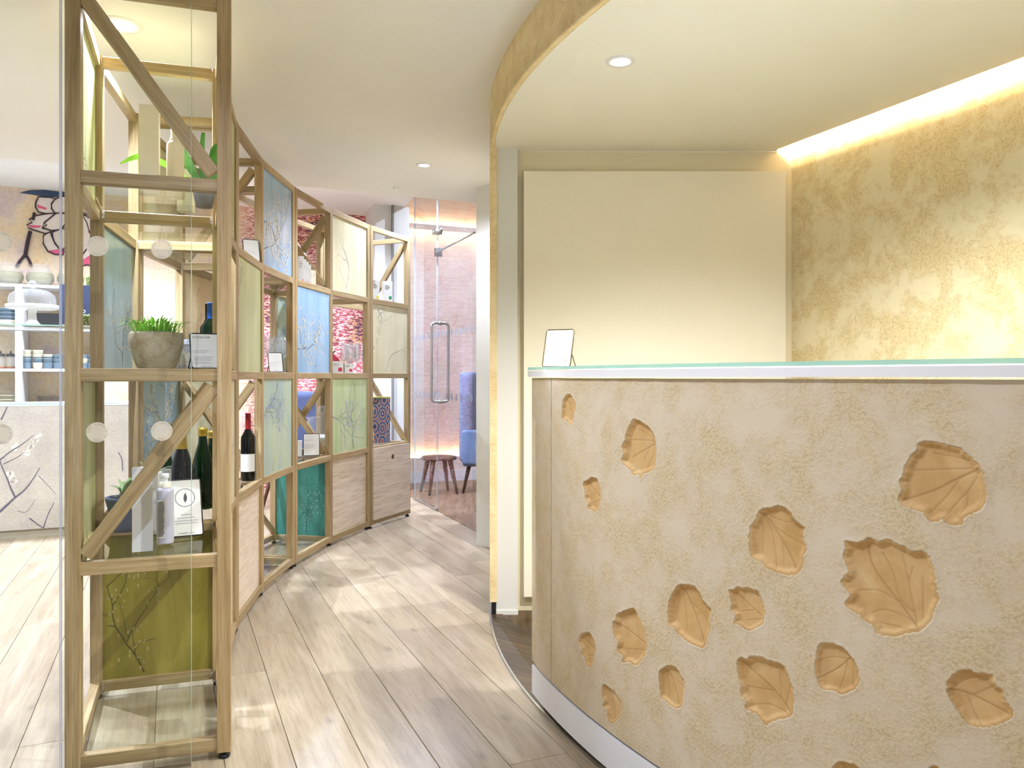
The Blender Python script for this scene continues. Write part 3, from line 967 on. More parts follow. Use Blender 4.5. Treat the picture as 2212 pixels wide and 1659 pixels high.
# ------------------------------------------------------------------ reception desk
DC, DR, DT0 = (3.38, 3.69), 3.44, math.radians(195.8)
LEAVES = [[[[1.3327,0.8195],[1.3531,0.8187],[1.3702,0.8257],[1.3842,0.834],[1.398,0.8289],[1.4196,0.8364],[1.4328,0.8319],[1.4484,0.8278],[1.4663,0.8203],[1.4838,0.8246],[1.4936,0.8172],[1.4985,0.8052],[1.5046,0.7883],[1.5058,0.7706],[1.5082,0.7531],[1.5106,0.7383],[1.5033,0.7162],[1.4985,0.6996],[1.4862,0.6837],[1.4738,0.6716],[1.4561,0.6658],[1.4302,0.6521],[1.398,0.6498],[1.3925,0.6606],[1.3842,0.6668],[1.3702,0.6702],[1.3646,0.6771],[1.3502,0.6834],[1.3342,0.688],[1.3357,0.6996],[1.3444,0.7127],[1.3357,0.722],[1.3253,0.7338],[1.3298,0.746],[1.3401,0.7564],[1.3357,0.7696],[1.3283,0.7878],[1.3342,0.8029]],[[[1.4738,0.6755],[1.438,0.7171],[1.4007,0.7548],[1.3814,0.7865],[1.3758,0.8156]],[[1.465,0.7048],[1.438,0.7251],[1.4236,0.7728],[1.4034,0.8068]],[[1.4701,0.6876],[1.465,0.7074],[1.4536,0.7601],[1.442,0.8082]],[[1.4536,0.7601],[1.4612,0.7906]],[[1.4813,0.6955],[1.4801,0.7368],[1.4788,0.7756]],[[1.4726,0.683],[1.4432,0.6944],[1.4089,0.6971],[1.3842,0.6859]],[[1.438,0.7171],[1.398,0.7312],[1.3531,0.7229]],[[1.4688,0.6742],[1.4354,0.6713],[1.398,0.6701]]]],
[[[1.4751,1.0239],[1.4936,1.0295],[1.513,1.0277],[1.5272,1.0235],[1.5458,1.021],[1.5595,1.0082],[1.5752,0.997],[1.5775,0.9873],[1.5836,0.9829],[1.5841,0.9682],[1.5874,0.9513],[1.5874,0.9317],[1.5819,0.9162],[1.5685,0.9071],[1.5538,0.8964],[1.5493,0.8845],[1.5366,0.8802],[1.5248,0.8836],[1.5189,0.8884],[1.5058,0.8822],[1.4936,0.8844],[1.4838,0.896],[1.4738,0.8986],[1.4587,0.9018],[1.4407,0.9115],[1.4407,0.9221],[1.4458,0.9359],[1.4412,0.9513],[1.4497,0.9654],[1.4497,0.9786],[1.4587,0.9926],[1.4638,1.0035],[1.4738,1.0121]],[[[1.5763,0.986],[1.5342,0.9608],[1.4985,0.9379],[1.4458,0.9147]],[[1.5752,0.9859],[1.5225,0.9799],[1.4561,0.9713]],[[1.5708,0.9979],[1.5342,1.0037],[1.4985,1.0074]],[[1.5435,0.9655],[1.5225,0.9316],[1.4912,0.8944]],[[1.5775,0.9824],[1.5572,0.9431],[1.5435,0.9265],[1.5201,0.8931]],[[1.5572,0.9431],[1.5561,0.9205],[1.5435,0.8963]],[[1.5836,0.9411],[1.5708,0.9074]]]],
[[[1.1271,0.8466],[1.142,0.858],[1.1602,0.8621],[1.178,0.8691],[1.1955,0.8669],[1.2092,0.8583],[1.2194,0.845],[1.2328,0.8366],[1.2426,0.8308],[1.2394,0.8127],[1.2459,0.7932],[1.2459,0.7845],[1.2377,0.7712],[1.2394,0.7539],[1.2294,0.7343],[1.2126,0.7264],[1.192,0.7237],[1.1709,0.7254],[1.1493,0.7287],[1.1383,0.7357],[1.1308,0.7404],[1.112,0.743],[1.1043,0.7525],[1.1035,0.7711],[1.1024,0.7898],[1.1062,0.8123],[1.1196,0.83]],[[[1.129,0.8469],[1.153,0.8289],[1.1886,0.7862],[1.2194,0.7412]],[[1.129,0.8469],[1.1511,0.8164],[1.162,0.7785],[1.1709,0.7284]],[[1.1215,0.8427],[1.1316,0.8133],[1.1316,0.7576]],[[1.1346,0.8477],[1.1851,0.8353],[1.2194,0.8405]],[[1.1674,0.819],[1.1955,0.8054],[1.2361,0.7945]],[[1.1816,0.797],[1.1886,0.741]]]],
[[[1.0445,0.6558],[1.0568,0.6603],[1.0689,0.6687],[1.0848,0.6691],[1.1004,0.6749],[1.1158,0.672],[1.1252,0.6726],[1.1327,0.6619],[1.1383,0.6509],[1.1438,0.6338],[1.142,0.6179],[1.1383,0.6046],[1.1233,0.5915],[1.1004,0.5775],[1.0848,0.5812],[1.0729,0.5844],[1.0588,0.5839],[1.0629,0.5977],[1.0629,0.6057],[1.0507,0.6107],[1.0527,0.624],[1.0486,0.6391]],[[[1.1401,0.6144],[1.1043,0.6303],[1.0609,0.6516]],[[1.1233,0.6225],[1.1196,0.6558]],[[1.112,0.6259],[1.0689,0.612]],[[1.1383,0.6139],[1.0888,0.5965]]]],
[[[0.3344,1.0954],[0.3593,1.0864],[0.3805,1.0697],[0.3833,1.0548],[0.3738,1.0351],[0.3642,1.0131],[0.3544,1.0005],[0.3344,1.005],[0.3087,1.0146],[0.2853,1.0156],[0.282,1.0399],[0.2875,1.0624],[0.2982,1.0805]],[[[0.3087,1.0763],[0.3344,1.0552],[0.3544,1.0126]],[[0.3273,1.0703],[0.3314,1.0245]]]],
[[[0.6908,1.03],[0.7066,1.0353],[0.7251,1.0317],[0.7491,1.0237],[0.7667,1.0155],[0.7839,0.9983],[0.7896,0.9841],[0.7952,0.9628],[0.7941,0.9337],[0.7868,0.9113],[0.7609,0.8994],[0.7372,0.8894],[0.73,0.8774],[0.719,0.8874],[0.694,0.8846],[0.6812,0.8984],[0.665,0.9024],[0.6403,0.9172],[0.6517,0.9357],[0.645,0.9563],[0.6604,0.9748],[0.6617,0.9883],[0.6748,1.0101]],[[[0.7896,0.9787],[0.7432,0.9586],[0.6812,0.9307]],[[0.7868,0.9821],[0.7251,0.9795],[0.6584,0.9765]],[[0.755,0.9632],[0.7342,0.9281]],[[0.7754,0.9502],[0.7491,0.9074]],[[0.7667,0.9898],[0.7066,1.0082]]]],
[[[0.4336,0.8319],[0.4554,0.8421],[0.4849,0.8527],[0.5133,0.854],[0.5213,0.8448],[0.5314,0.8278],[0.5369,0.8084],[0.533,0.7897],[0.5213,0.7677],[0.4972,0.7537],[0.4808,0.7594],[0.458,0.7579],[0.464,0.7734],[0.4468,0.7792],[0.4424,0.7995],[0.4336,0.815]],[[[0.5346,0.798],[0.5013,0.8096],[0.4511,0.834]],[[0.5173,0.8016],[0.5213,0.8346]],[[0.533,0.7957],[0.4849,0.7785]]]],
[[[0.8407,0.5462],[0.8449,0.5817],[0.8618,0.6086],[0.8824,0.6304],[0.9221,0.6406],[0.945,0.6338],[0.96,0.6155],[0.9747,0.6056],[0.9891,0.5957],[0.9834,0.5674],[0.9877,0.5551],[0.9783,0.5283],[0.9674,0.5008],[0.9375,0.4975],[0.9182,0.4974],[0.9025,0.5011],[0.8742,0.5099],[0.8618,0.5206],[0.8449,0.5216]],[[[0.8824,0.6276],[0.9104,0.5979],[0.9375,0.5552],[0.9637,0.5079]],[[0.8807,0.6244],[0.8945,0.5828],[0.9001,0.5228]],[[0.8742,0.6115],[0.8659,0.5586],[0.8534,0.5325]],[[0.9104,0.5979],[0.9674,0.5686]]]],
[[[0.6178,0.4862],[0.6487,0.504],[0.7011,0.5259],[0.7162,0.513],[0.7359,0.4943],[0.7504,0.4745],[0.7532,0.4277],[0.7407,0.4059],[0.7112,0.3753],[0.6806,0.3744],[0.6487,0.364],[0.6466,0.382],[0.6212,0.3896],[0.6246,0.4127],[0.6042,0.4255],[0.5985,0.4587],[0.6156,0.4698]],[[[0.7523,0.4393],[0.6909,0.4511],[0.6156,0.4604]],[[0.7112,0.445],[0.7011,0.5028]],[[0.7523,0.4274],[0.6487,0.4013]]]],
[[[0.4217,0.3738],[0.4668,0.3922],[0.4803,0.3883],[0.5002,0.3744],[0.5067,0.3501],[0.4937,0.3161],[0.4736,0.2927],[0.446,0.2934],[0.4418,0.3089],[0.4174,0.3111],[0.4217,0.3295],[0.4026,0.3474]],[[[0.5041,0.3493],[0.4599,0.3552],[0.4174,0.3623]],[[0.4937,0.3326],[0.446,0.3171]]]],
[[[0.8057,0.3856],[0.8234,0.4059],[0.8492,0.42],[0.8742,0.4195],[0.8864,0.4066],[0.9001,0.3972],[0.8985,0.3715],[0.8945,0.3449],[0.8783,0.3233],[0.8492,0.3201],[0.8321,0.3253],[0.8146,0.3277],[0.8084,0.3517]],[[[0.8251,0.4048],[0.8492,0.3829],[0.8742,0.3348]],[[0.8277,0.4016],[0.8338,0.3662],[0.8407,0.3342]],[[0.8407,0.3915],[0.8905,0.3799]]]],
[[[1.071,0.5052],[1.0966,0.5129],[1.1091,0.5217],[1.1396,0.5282],[1.1632,0.5263],[1.1863,0.5283],[1.1975,0.5161],[1.2114,0.4913],[1.2169,0.469],[1.2142,0.444],[1.2114,0.4261],[1.1863,0.4099],[1.1632,0.3968],[1.1485,0.3825],[1.1366,0.3871],[1.1214,0.3968],[1.0934,0.3995],[1.0934,0.4174],[1.0774,0.4274],[1.0806,0.449],[1.071,0.4665]],[[[1.2087,0.4276],[1.1632,0.461],[1.0839,0.4963]],[[1.1806,0.4471],[1.1748,0.5042]],[[1.1632,0.461],[1.0902,0.447]],[[1.2031,0.4256],[1.1515,0.4273],[1.1028,0.4105]],[[1.1919,0.4363],[1.2031,0.4935]]]],
[[[1.2777,0.5965],[1.2979,0.6044],[1.3224,0.6041],[1.3416,0.5935],[1.3557,0.5772],[1.3626,0.5523],[1.358,0.5352],[1.3416,0.5187],[1.3248,0.5079],[1.3078,0.5103],[1.2828,0.507],[1.2726,0.5201],[1.2674,0.5373],[1.27,0.5663],[1.2726,0.5834]],[[[1.3439,0.5896],[1.3127,0.5555],[1.2726,0.5248]],[[1.3344,0.5778],[1.3272,0.5416],[1.3176,0.5157]],[[1.3368,0.5808],[1.3028,0.5757],[1.2751,0.5631]],[[1.3463,0.579],[1.3463,0.5293]]]],
[[[1.5263,0.5884],[1.5358,0.6076],[1.5545,0.6239],[1.5764,0.6252],[1.596,0.6268],[1.5995,0.6119],[1.6134,0.6061],[1.6169,0.5914],[1.6254,0.5784],[1.6305,0.5664],[1.6186,0.5528],[1.6013,0.5392],[1.5836,0.5314],[1.5655,0.5274],[1.5526,0.5353],[1.5433,0.5485],[1.5301,0.5649]],[[[1.5282,0.5807],[1.5655,0.5798],[1.622,0.5656]],[[1.5289,0.581],[1.5545,0.6049],[1.5871,0.6223]],[[1.5545,0.5805],[1.5691,0.5487],[1.58,0.5342]],[[1.5655,0.5798],[1.5977,0.6055]]]],
[[[0.5509,0.2683],[0.5868,0.2703],[0.6099,0.2691],[0.6323,0.2584],[0.6455,0.2446],[0.6378,0.2167],[0.5985,0.176],[0.575,0.1795],[0.5691,0.2028],[0.5447,0.2032],[0.5546,0.2231],[0.5423,0.2315]],[[[0.557,0.2628],[0.5927,0.231],[0.6042,0.191]]]],
[[[1.3038,0.3451],[1.3127,0.3625],[1.3248,0.3727],[1.3416,0.3747],[1.3603,0.3757],[1.3695,0.3578],[1.3672,0.3345],[1.3416,0.3149],[1.3176,0.3139],[1.3053,0.3273]],[[[1.3224,0.3686],[1.3368,0.3447],[1.3416,0.3194]]]],
[[[1.4932,0.4151],[1.4971,0.4283],[1.503,0.4326],[1.5109,0.431],[1.5167,0.4158],[1.5128,0.3977],[1.4991,0.3944],[1.4932,0.4025]],[[[1.503,0.4293],[1.507,0.4016]]]]]



def dpt(s, z, depth=0.0):
    a = DT0 + s / DR
    return (DC[0] + (DR - depth) * math.cos(a), DC[1] + (DR - depth) * math.sin(a), z)


SEND = 3.0
desk = empty('reception_desk', (0.6, 2.0, 0))
tag(desk, 'curved plaster reception desk with pressed leaf prints and white edged glass top', 'reception desk')


def poly_dist(P, poly):
    """signed distance (inside positive) of points P (n,2) to a closed polygon"""
    A = np.array(poly)
    B = np.roll(A, -1, 0)
    inside = np.zeros(len(P), bool)
    dmin = np.full(len(P), 1e9)
    for a, b in zip(A, B):
        cond = (a[1] > P[:, 1]) != (b[1] > P[:, 1])
        if abs(b[1] - a[1]) > 1e-12:
            xi = (b[0] - a[0]) * (P[:, 1] - a[1]) / (b[1] - a[1]) + a[0]
            inside ^= cond & (P[:, 0] < xi)
        ab = b - a
        t = np.clip(((P - a) @ ab) / (ab @ ab + 1e-12), 0, 1)
        d = np.linalg.norm(P - (a + t[:, None] * ab), axis=1)
        dmin = np.minimum(dmin, d)
    return np.where(inside, dmin, -dmin)


def line_dist(P, pts):
    dmin = np.full(len(P), 1e9)
    A = np.array(pts)
    for a, b in zip(A[:-1], A[1:]):
        ab = b - a
        t = np.clip(((P - a) @ ab) / (ab @ ab + 1e-12), 0, 1)
        dmin = np.minimum(dmin, np.linalg.norm(P - (a + t[:, None] * ab), axis=1))
    return dmin


def catmull(poly, sub=4, closed=True, jag=0.0, rnd=None):
    n = len(poly)
    out = []
    for i in range(n if closed else n - 1):
        p0, p1, p2, p3 = (np.array(poly[(i + k) % n if closed else min(max(i + k, 0), n - 1)]) for k in (-1, 0, 1, 2))
        for k in range(sub):
            t = k / sub
            p = 0.5 * ((2 * p1) + (-p0 + p2) * t + (2 * p0 - 5 * p1 + 4 * p2 - p3) * t * t + (-p0 + 3 * p1 - 3 * p2 + p3) * t ** 3)
            if jag: p = p + np.array([rnd.uniform(-jag, jag), rnd.uniform(-jag, jag)])
            out.append(tuple(p))
    if not closed: out.append(tuple(poly[-1]))
    return out


def arc_grid(name, svals, zvals, depth, mat, parent, attr=None, keep=None):
    ns, nz = len(svals), len(zvals)
    Sg, Zg = np.meshgrid(svals, zvals, indexing='ij')
    A = DT0 + Sg / DR
    V = np.stack([DC[0] + (DR - depth) * np.cos(A), DC[1] + (DR - depth) * np.sin(A), Zg], -1).reshape(-1, 3)
    i, j = np.meshgrid(np.arange(ns - 1), np.arange(nz - 1), indexing='ij')
    i, j = i.ravel(), j.ravel()
    if keep is not None:
        k = keep[:-1, :-1] & keep[1:, :-1] & keep[:-1, 1:] & keep[1:, 1:]
        m = k[i, j]
        i, j = i[m], j[m]
    Fq = np.stack([i * nz + j, (i + 1) * nz + j, (i + 1) * nz + j + 1, i * nz + j + 1], -1)
    used = np.unique(Fq)
    remap = np.full(len(V), -1)
    remap[used] = np.arange(len(used))
    V, Fq = V[used], remap[Fq]
    me = bpy.data.meshes.new(name)
    me.vertices.add(len(V))
    me.vertices.foreach_set('co', V.astype(np.float32).ravel())
    me.loops.add(len(Fq) * 4)
    me.loops.foreach_set('vertex_index', Fq.astype(np.int32).ravel())
    me.polygons.add(len(Fq))
    me.polygons.foreach_set('loop_start', np.arange(0, len(Fq) * 4, 4, dtype=np.int32))
    me.polygons.foreach_set('use_smooth', np.ones(len(Fq), bool))
    me.update(calc_edges=True)
    if attr is not None:
        at_ = me.attributes.new('vein', 'FLOAT', 'POINT')
        at_.data.foreach_set('value', attr.ravel()[used].astype(np.float32))
    return put(name, me, parent, None, mat)


rnd = random.Random(11)
JOINT = 0.193
STEP = 0.0028
sv = np.concatenate([np.arange(JOINT + 0.004, 1.74, STEP), np.linspace(1.742, SEND, 60)])
zv = np.arange(0.146, 1.1445, STEP)
zv[-1] = 1.1445
Sg, Zg = np.meshgrid(sv, zv, indexing='ij')
dep = np.zeros_like(Sg)
refined = []
for outline, veins in LEAVES:
    size = np.ptp(np.array(outline), axis=0).max()
    out = catmull(outline, 5, True, 0.0016 if size > .1 else .001, rnd)
    refined.append((out, veins, size))
    lo, hi = np.min(out, 0) - 0.02, np.max(out, 0) + 0.02
    m = (Sg > lo[0]) & (Sg < hi[0]) & (Zg > lo[1]) & (Zg < hi[1])
    d = poly_dist(np.stack([Sg[m], Zg[m]], -1), out)
    lip = np.where(d < 0, -0.0012 * np.exp(-(d / 0.004) ** 2), 0.0)
    dep[m] = np.where(d > 0, np.clip(d / 0.003, 0, 1) * 0.02, dep[m] + lip)
# sandy unevenness of the hand-worked surface
dep += 0.0007 * (np.sin(Sg * 37 + 2 * np.sin(Zg * 21)) * np.cos(Zg * 43 + 1.7 * np.sin(Sg * 29))) * (dep < 0.004)
arc_grid('desk_front', sv, zv, dep, PL_DESK, desk)
for out, veins, size in refined:
    lo, hi = np.min(out, 0) - 0.006, np.max(out, 0) + 0.006
    st = 0.0020 if size > .1 else 0.0015
    s_ = np.arange(lo[0], hi[0], st)
    z_ = np.arange(max(lo[1], .15), hi[1], st)
    Sl, Zl = np.meshgrid(s_, z_, indexing='ij')
    P = np.stack([Sl.ravel(), Zl.ravel()], -1)
    d = poly_dist(P, out)
    rim = min(0.014, size * 0.10)
    tt = np.clip(d / rim, 0, 1)
    full = min(0.0095, 0.004 + size * 0.035)
    depth = 0.0012 + full * (tt * tt * (3 - 2 * tt))
    # shallower where the print fades out towards its lower right
    cen = np.mean(out, 0)
    fade = np.clip(((P - cen) @ np.array([0.45, -0.9])) / (size * 0.6), 0, 1)
    depth -= full * 0.55 * fade
    vein = np.zeros(len(P))
    for k, vl in enumerate(veins):
        vd = line_dist(P, catmull(vl, 5, False) if len(vl) > 2 else vl)
        w = 0.0017 if k == 0 else 0.0012
        if size < .1: w *= 0.7
        g = np.exp(-(vd / w) ** 2)
        vein = np.maximum(vein, g * (0.55 if k == 0 else 0.4))
        depth += 0.0011 * g
    depth = np.maximum(depth, 0.0009)
    keep = (d > -0.0055).reshape(Sl.shape)
    arc_grid('leaf_print', s_, z_, depth.reshape(Sl.shape), LEAFM, desk, vein.reshape(Sl.shape), keep)
# end piece left of the joint, lower left corner rounded off
ep = MB()
ss = np.linspace(0.0, JOINT, 14)
n = len(ss)
zlow = [0.146 + 0.035 * (1 - s / 0.05) ** 2 if s < 0.05 else 0.146 for s in ss]
front = [dpt(s, z) for s, z in zip(ss, zlow)] + [dpt(s, 1.1445) for s in ss]
back = [dpt(s, z, 0.05) for s, z in zip(ss, zlow)] + [dpt(s, 1.1445, 0.05) for s in ss]
ep.add(front + back, [(i, i + 1, n + i + 1, n + i) for i in range(n - 1)] + [(2 * n + i, 3 * n + i, 3 * n + i + 1, 2 * n + i + 1) for i in range(n - 1)] +
       [(0, n, 3 * n, 2 * n), (n - 1, 3 * n - 1, 4 * n - 1, 2 * n - 1)] + [(i, 2 * n + i, 2 * n + i + 1, i + 1) for i in range(n - 1)] + [(n + i, n + i + 1, 3 * n + i + 1, 3 * n + i) for i in range(n - 1)])
put('end_panel', ep.mesh('end_panel'), desk, None, PL_DESK)


def arc_slab(s0, s1, z0, z1, d0, d1, k=60):
    """solid between depths d0 (front) and d1 (back)"""
    mb = MB()
    q = np.linspace(s0, s1, k)
    a = [dpt(s, z0, d0) for s in q] + [dpt(s, z1, d0) for s in q] + [dpt(s, z0, d1) for s in q] + [dpt(s, z1, d1) for s in q]
    fs = []
    for i in range(k - 1):
        fs += [(i, i + 1, k + i + 1, k + i), (k + i, k + i + 1, 3 * k + i + 1, 3 * k + i), (2 * k + i, 3 * k + i, 3 * k + i + 1, 2 * k + i + 1), (i, 2 * k + i, 2 * k + i + 1, i + 1)]
    fs += [(0, k, 3 * k, 2 * k), (k - 1, 3 * k - 1, 4 * k - 1, 2 * k - 1)]
    return mb.add(a, fs)


put('body', arc_slab(0.004, SEND, 0.15, 1.143, 0.022, 0.10).mesh('body'), desk, None, BLACK)
put('end_return', MB().prism([(dpt(0.001, 0)[0], dpt(0.001, 0)[1]), (dpt(0.001, 0)[0] + .5, dpt(0.001, 0)[1] + .13), (dpt(0.001, 0)[0] + .49, dpt(0.001, 0)[1] + .09), (dpt(0.03, 0, .04)[0], dpt(0.03, 0, .04)[1])], 0.15, 1.143).mesh('end_return'), desk, None, PL_DESK)
put('plinth', arc_slab(0.006, SEND, 0.040, 0.138, -0.002, 0.03).mesh('plinth'), desk, None, WHITEG)
put('plinth_cap', arc_slab(0.008, SEND, 0.138, 0.1455, 0.004, 0.03).mesh('plinth_cap'), desk, None, GREYK)
put('toe_kick', arc_slab(0.03, SEND, 0.006, 0.041, 0.035, 0.06).mesh('toe_kick'), desk, None, GREYK)
put('edge_band', arc_slab(-0.012, SEND, 1.1485, 1.1690, -0.012, 0.45).mesh('edge_band'), desk, None, WHITEG)
gt = put('glass_top', arc_slab(-0.012, SEND, 1.1720, 1.1815, -0.010, 0.45).mesh('glass_top'), desk, None, SHELFG)
put('glass_edge', arc_slab(-0.012, SEND, 1.1720, 1.1815, -0.0115, -0.0101).mesh('glass_edge'), gt, None, GEDGE)
spm = MB().lathe([(0.0001, 0), (0.008, 0), (0.008, 0.0031), (0.0001, 0.0031)], 10).mesh('spacer')
for s in np.linspace(0.06, SEND - .1, 13):
    p = dpt(s, 1.1689, 0.03)
    put('spacer', spm, desk, T(*p), WHITEG)


# ------------------------------------------------------------------ card stands
def card_stand(loc, rz, w, h, label, title=None, lines=(), foot=None, band=False, wire=BRONZ, tilt=14, logo=None, group=None):
    t = empty('card_stand', loc, rz)
    tag(t, label, 'card stand', group)
    B = WM[t] @ Matrix.Rotation(math.radians(-tilt), 4, 'X')
    r = 0.0022
    c = 0.008
    pts = []
    for (cx_, cz_, a0) in ((-w / 2 + c, h - c, 180), (w / 2 - c, h - c, 90), (w / 2 - c, c + r, 0), (-w / 2 + c, c + r, -90)):
        for k in range(4):
            a = math.radians(a0 - k * 30)
            pts.append((cx_ + c * math.cos(a), 0, cz_ + c * math.sin(a)))
    put('wire_frame', MB().tube(pts, r, 6, closed=True).mesh('wire_frame'), t, B, wire)
    leg = MB()
    st_, ct_ = math.sin(math.radians(tilt)), math.cos(math.radians(tilt))
    yb = .36 * h * st_ + .22 * h
    for sx in (-1, 1):
        leg.tube([(sx * w / 2, .36 * h * st_, .36 * h * ct_), (sx * (w / 2 + .004), yb, .003)], r * .9, 6)
    leg.tube([(-w / 2 - .004, yb, .003), (w / 2 + .004, yb, .003)], r * .9, 6)
    put('easel_leg', leg.mesh('easel_leg'), t, WM[t], wire)
    cd = put('card', MB().box(-w / 2 + r, w / 2 - r, -0.0008, 0.0008, r * 2, h - r).mesh('card'), t, B, PAPER)
    if band:
        put('band', MB().box(-w / 2 + r, w / 2 - r, -0.0011, -0.0009, h * .85, h - r).mesh('band'), cd, B, plain('grey band', S(206, 204, 212), .6))
    tx, sm = MB(), MB()
    y = -0.0013
    if title: text_mb(title, h * .085, 'LEFT', tx, (-w * .42, y, h * .86))
    for (zf, sz, body, al) in lines:
        if isinstance(body, str): text_mb(body, h * sz, al, tx, ((-w * .42 if al == 'LEFT' else 0), y, h * zf))
        else:                                   # print too small to read: a thin grey line of the given length
            x0 = -w * .42 if al == 'LEFT' else -w * body / 2
            sm.add([(x0, y, h * zf), (x0 + w * body, y, h * zf), (x0 + w * body, y, h * (zf + .012)), (x0, y, h * (zf + .012))], [(0, 1, 2, 3)])
    if tx.v: put('lettering', tx.mesh('lettering'), cd, B, INKD if wire is BRASS else INK)['kind'] = 'stuff'
    if sm.v: put('small_print', sm.mesh('small_print'), cd, B, INKP)['kind'] = 'stuff'
    if foot: put('brand_line', text_mb(foot, h * .04, 'CENTER', None, (0, y, h * .05)).mesh('brand_line'), cd, B, INKD)
    if logo:
        lx_, lz_, lr = logo
        lg = MB()
        for k in range(36):
            a0, a1 = 2 * PI * k / 36, 2 * PI * (k + .55) / 36
            lg.add([(lx_ + rr * math.cos(a), y, lz_ + rr * math.sin(a)) for rr, a in ((lr, a0), (lr, a1), (lr * .9, a1), (lr * .9, a0))], [(0, 1, 2, 3)])
        lf = [(0, -.55), (.16, -.25), (.2, .1), (.05, .55), (-.12, .2), (-.16, -.2)]
        lg.add([(lx_ + p[0] * lr, y, lz_ + p[1] * lr) for p in lf], [tuple(range(6))])
        put('leaf_logo', lg.mesh('leaf_logo'), cd, B, INKD)
    return t


p = dpt(0.075, 1.1816, 0.07)
card_stand((at(1201, 2.74), 2.74, 1.1816), math.radians(-24), 0.104, 0.142, 'small PURIFY card in a bronze wire stand on the reception desk', 'PURIFY',
           [(.47, .036, 'OILY AND IMPURE SKIN', 'LEFT'), (.34, .036, '   ACTIVE PURENESS', 'LEFT'), (.295, .026, .62, 'LEFT'), (.25, .026, .7, 'LEFT'),
            (.20, .026, .35, 'LEFT'), (.165, .026, .4, 'LEFT'), (.13, .026, .4, 'LEFT')], '[ comfort zone ]', True, BRASS, 19, (0.032, 0.026, 0.0085))

# ------------------------------------------------------------------ oak display shelving on an arc
OC, OR, OD = (3.3044, 4.3932), 4.621, 0.445
PH0, PHS = math.radians(-154.054), math.radians(-7.479)
PWD, RH, RT = 0.040, 0.038, 0.030              # post width, rail height, rail thickness
LV = [0.045, 0.598, 1.154, 1.722, 2.272]       # rail centres
GAP = 0.0235


def arcp(k, r):
    a = PH0 + PHS * k
    return Vector((OC[0] + r * math.cos(a), OC[1] + r * math.sin(a), 0))


def radial(k):
    if k < 0.2: a = math.radians(180 + 17.5)
    else: a = PH0 + PHS * k
    return Vector((math.cos(a), math.sin(a), 0))


def tang(k):
    a = PH0 + PHS * k
    return Vector((math.sin(a), -math.cos(a), 0))


class Div:
    def __init__(self, k, off):
        self.k = k
        base = arcp(k, OR) + tang(k) * off
        self.dir = radial(k)
        self.t = Vector((-self.dir.y, self.dir.x, 0))
        if self.t.dot(tang(k)) < 0: self.t = -self.t
        self.a = base + self.dir * (PWD / 2)                # aisle post centre
        self.b = base + self.dir * (OD - PWD / 2)           # back post centre
        self.w = PWD


def zv3(v, z): return Vector((v.x, v.y, z))


def strokes(rng, w, h, dense=1.0):
    """random blossoming branches inside a w x h panel: list of polylines with widths, list of blossoms"""
    lines, dots = [], []

    def grow(x, z, ang, ln, wd, lev):
        pts = [(x, z, wd)]
        n = max(3, int(ln / 0.025))
        for i in range(n):
            ang += rng.uniform(-0.28, 0.28)
            x += 0.025 * math.cos(ang)
            z += 0.025 * math.sin(ang)
            if not (0.008 < x < w - 0.008 and 0.008 < z < h - 0.008): break
            pts.append((x, z, max(0.0006, wd * (1 - 0.75 * (i + 1) / n))))
            if lev < 3 and rng.random() < 0.30 * dense:
                grow(x, z, ang + rng.choice((-1, 1)) * rng.uniform(0.5, 1.1), ln * rng.uniform(0.3, 0.6), wd * 0.6, lev + 1)
            if rng.random() < 0.5 * dense:
                for _ in range(rng.randint(1, 3)):
                    dots.append((x + rng.uniform(-.025, .025), z + rng.uniform(-.035, .02), rng.uniform(.0035, .008)))
        if len(pts) > 1: lines.append(pts)

    for _ in range(rng.randint(1, 2)):
        if rng.random() < 0.5: grow(0.012, rng.uniform(.15, .7) * h, rng.uniform(-.2, .9), rng.uniform(.35, .6), 0.0055, 0)
        else: grow(rng.uniform(.3, .8) * w, 0.012, rng.uniform(1.1, 2.0), rng.uniform(.35, .6), 0.0055, 0)
    for _ in range(int(2 * dense)):
        grow(rng.uniform(.1, .9) * w, rng.uniform(.1, .9) * h, rng.uniform(0, 6.28), rng.uniform(.06, .16), 0.0022, 2)
    return lines, dots


def paint_mesh(lines, dots, w, h, ys, rng, x0=0.0, z0=0.0):
    br, bl = MB(), MB()
    for y, sgn in ys:
        for pts in lines:
            vs = []
            for i, (x, z, wd) in enumerate(pts):
                a = pts[max(i - 1, 0)]
                b = pts[min(i + 1, len(pts) - 1)]
                dx, dz = b[0] - a[0], b[1] - a[1]
                l = math.hypot(dx, dz) or 1
                nx, nz = -dz / l * wd / 2, dx / l * wd / 2
                vs += [(x + nx + x0, y, z + nz + z0), (x - nx + x0, y, z - nz + z0)]
            br.add(vs, [(2 * i, 2 * i + 1, 2 * i + 3, 2 * i + 2) for i in range(len(pts) - 1)])
        for (x, z, r) in dots:
            if not (r * 2 < x < w - r * 2 and r * 2 < z < h - r * 2): continue
            a0 = rng.uniform(0, 6.28)
            vs = [(x + r * math.cos(a0 + k * 1.047) * rng.uniform(.4, .9) + x0, y + sgn * 0.0002, z + 1.5 * r * math.sin(a0 + k * 1.047) * rng.uniform(.5, 1) + z0) for k in range(6)]
            bl.add(vs, [(0, 1, 2, 3, 4, 5)])
    return br, bl


prng = random.Random(3)


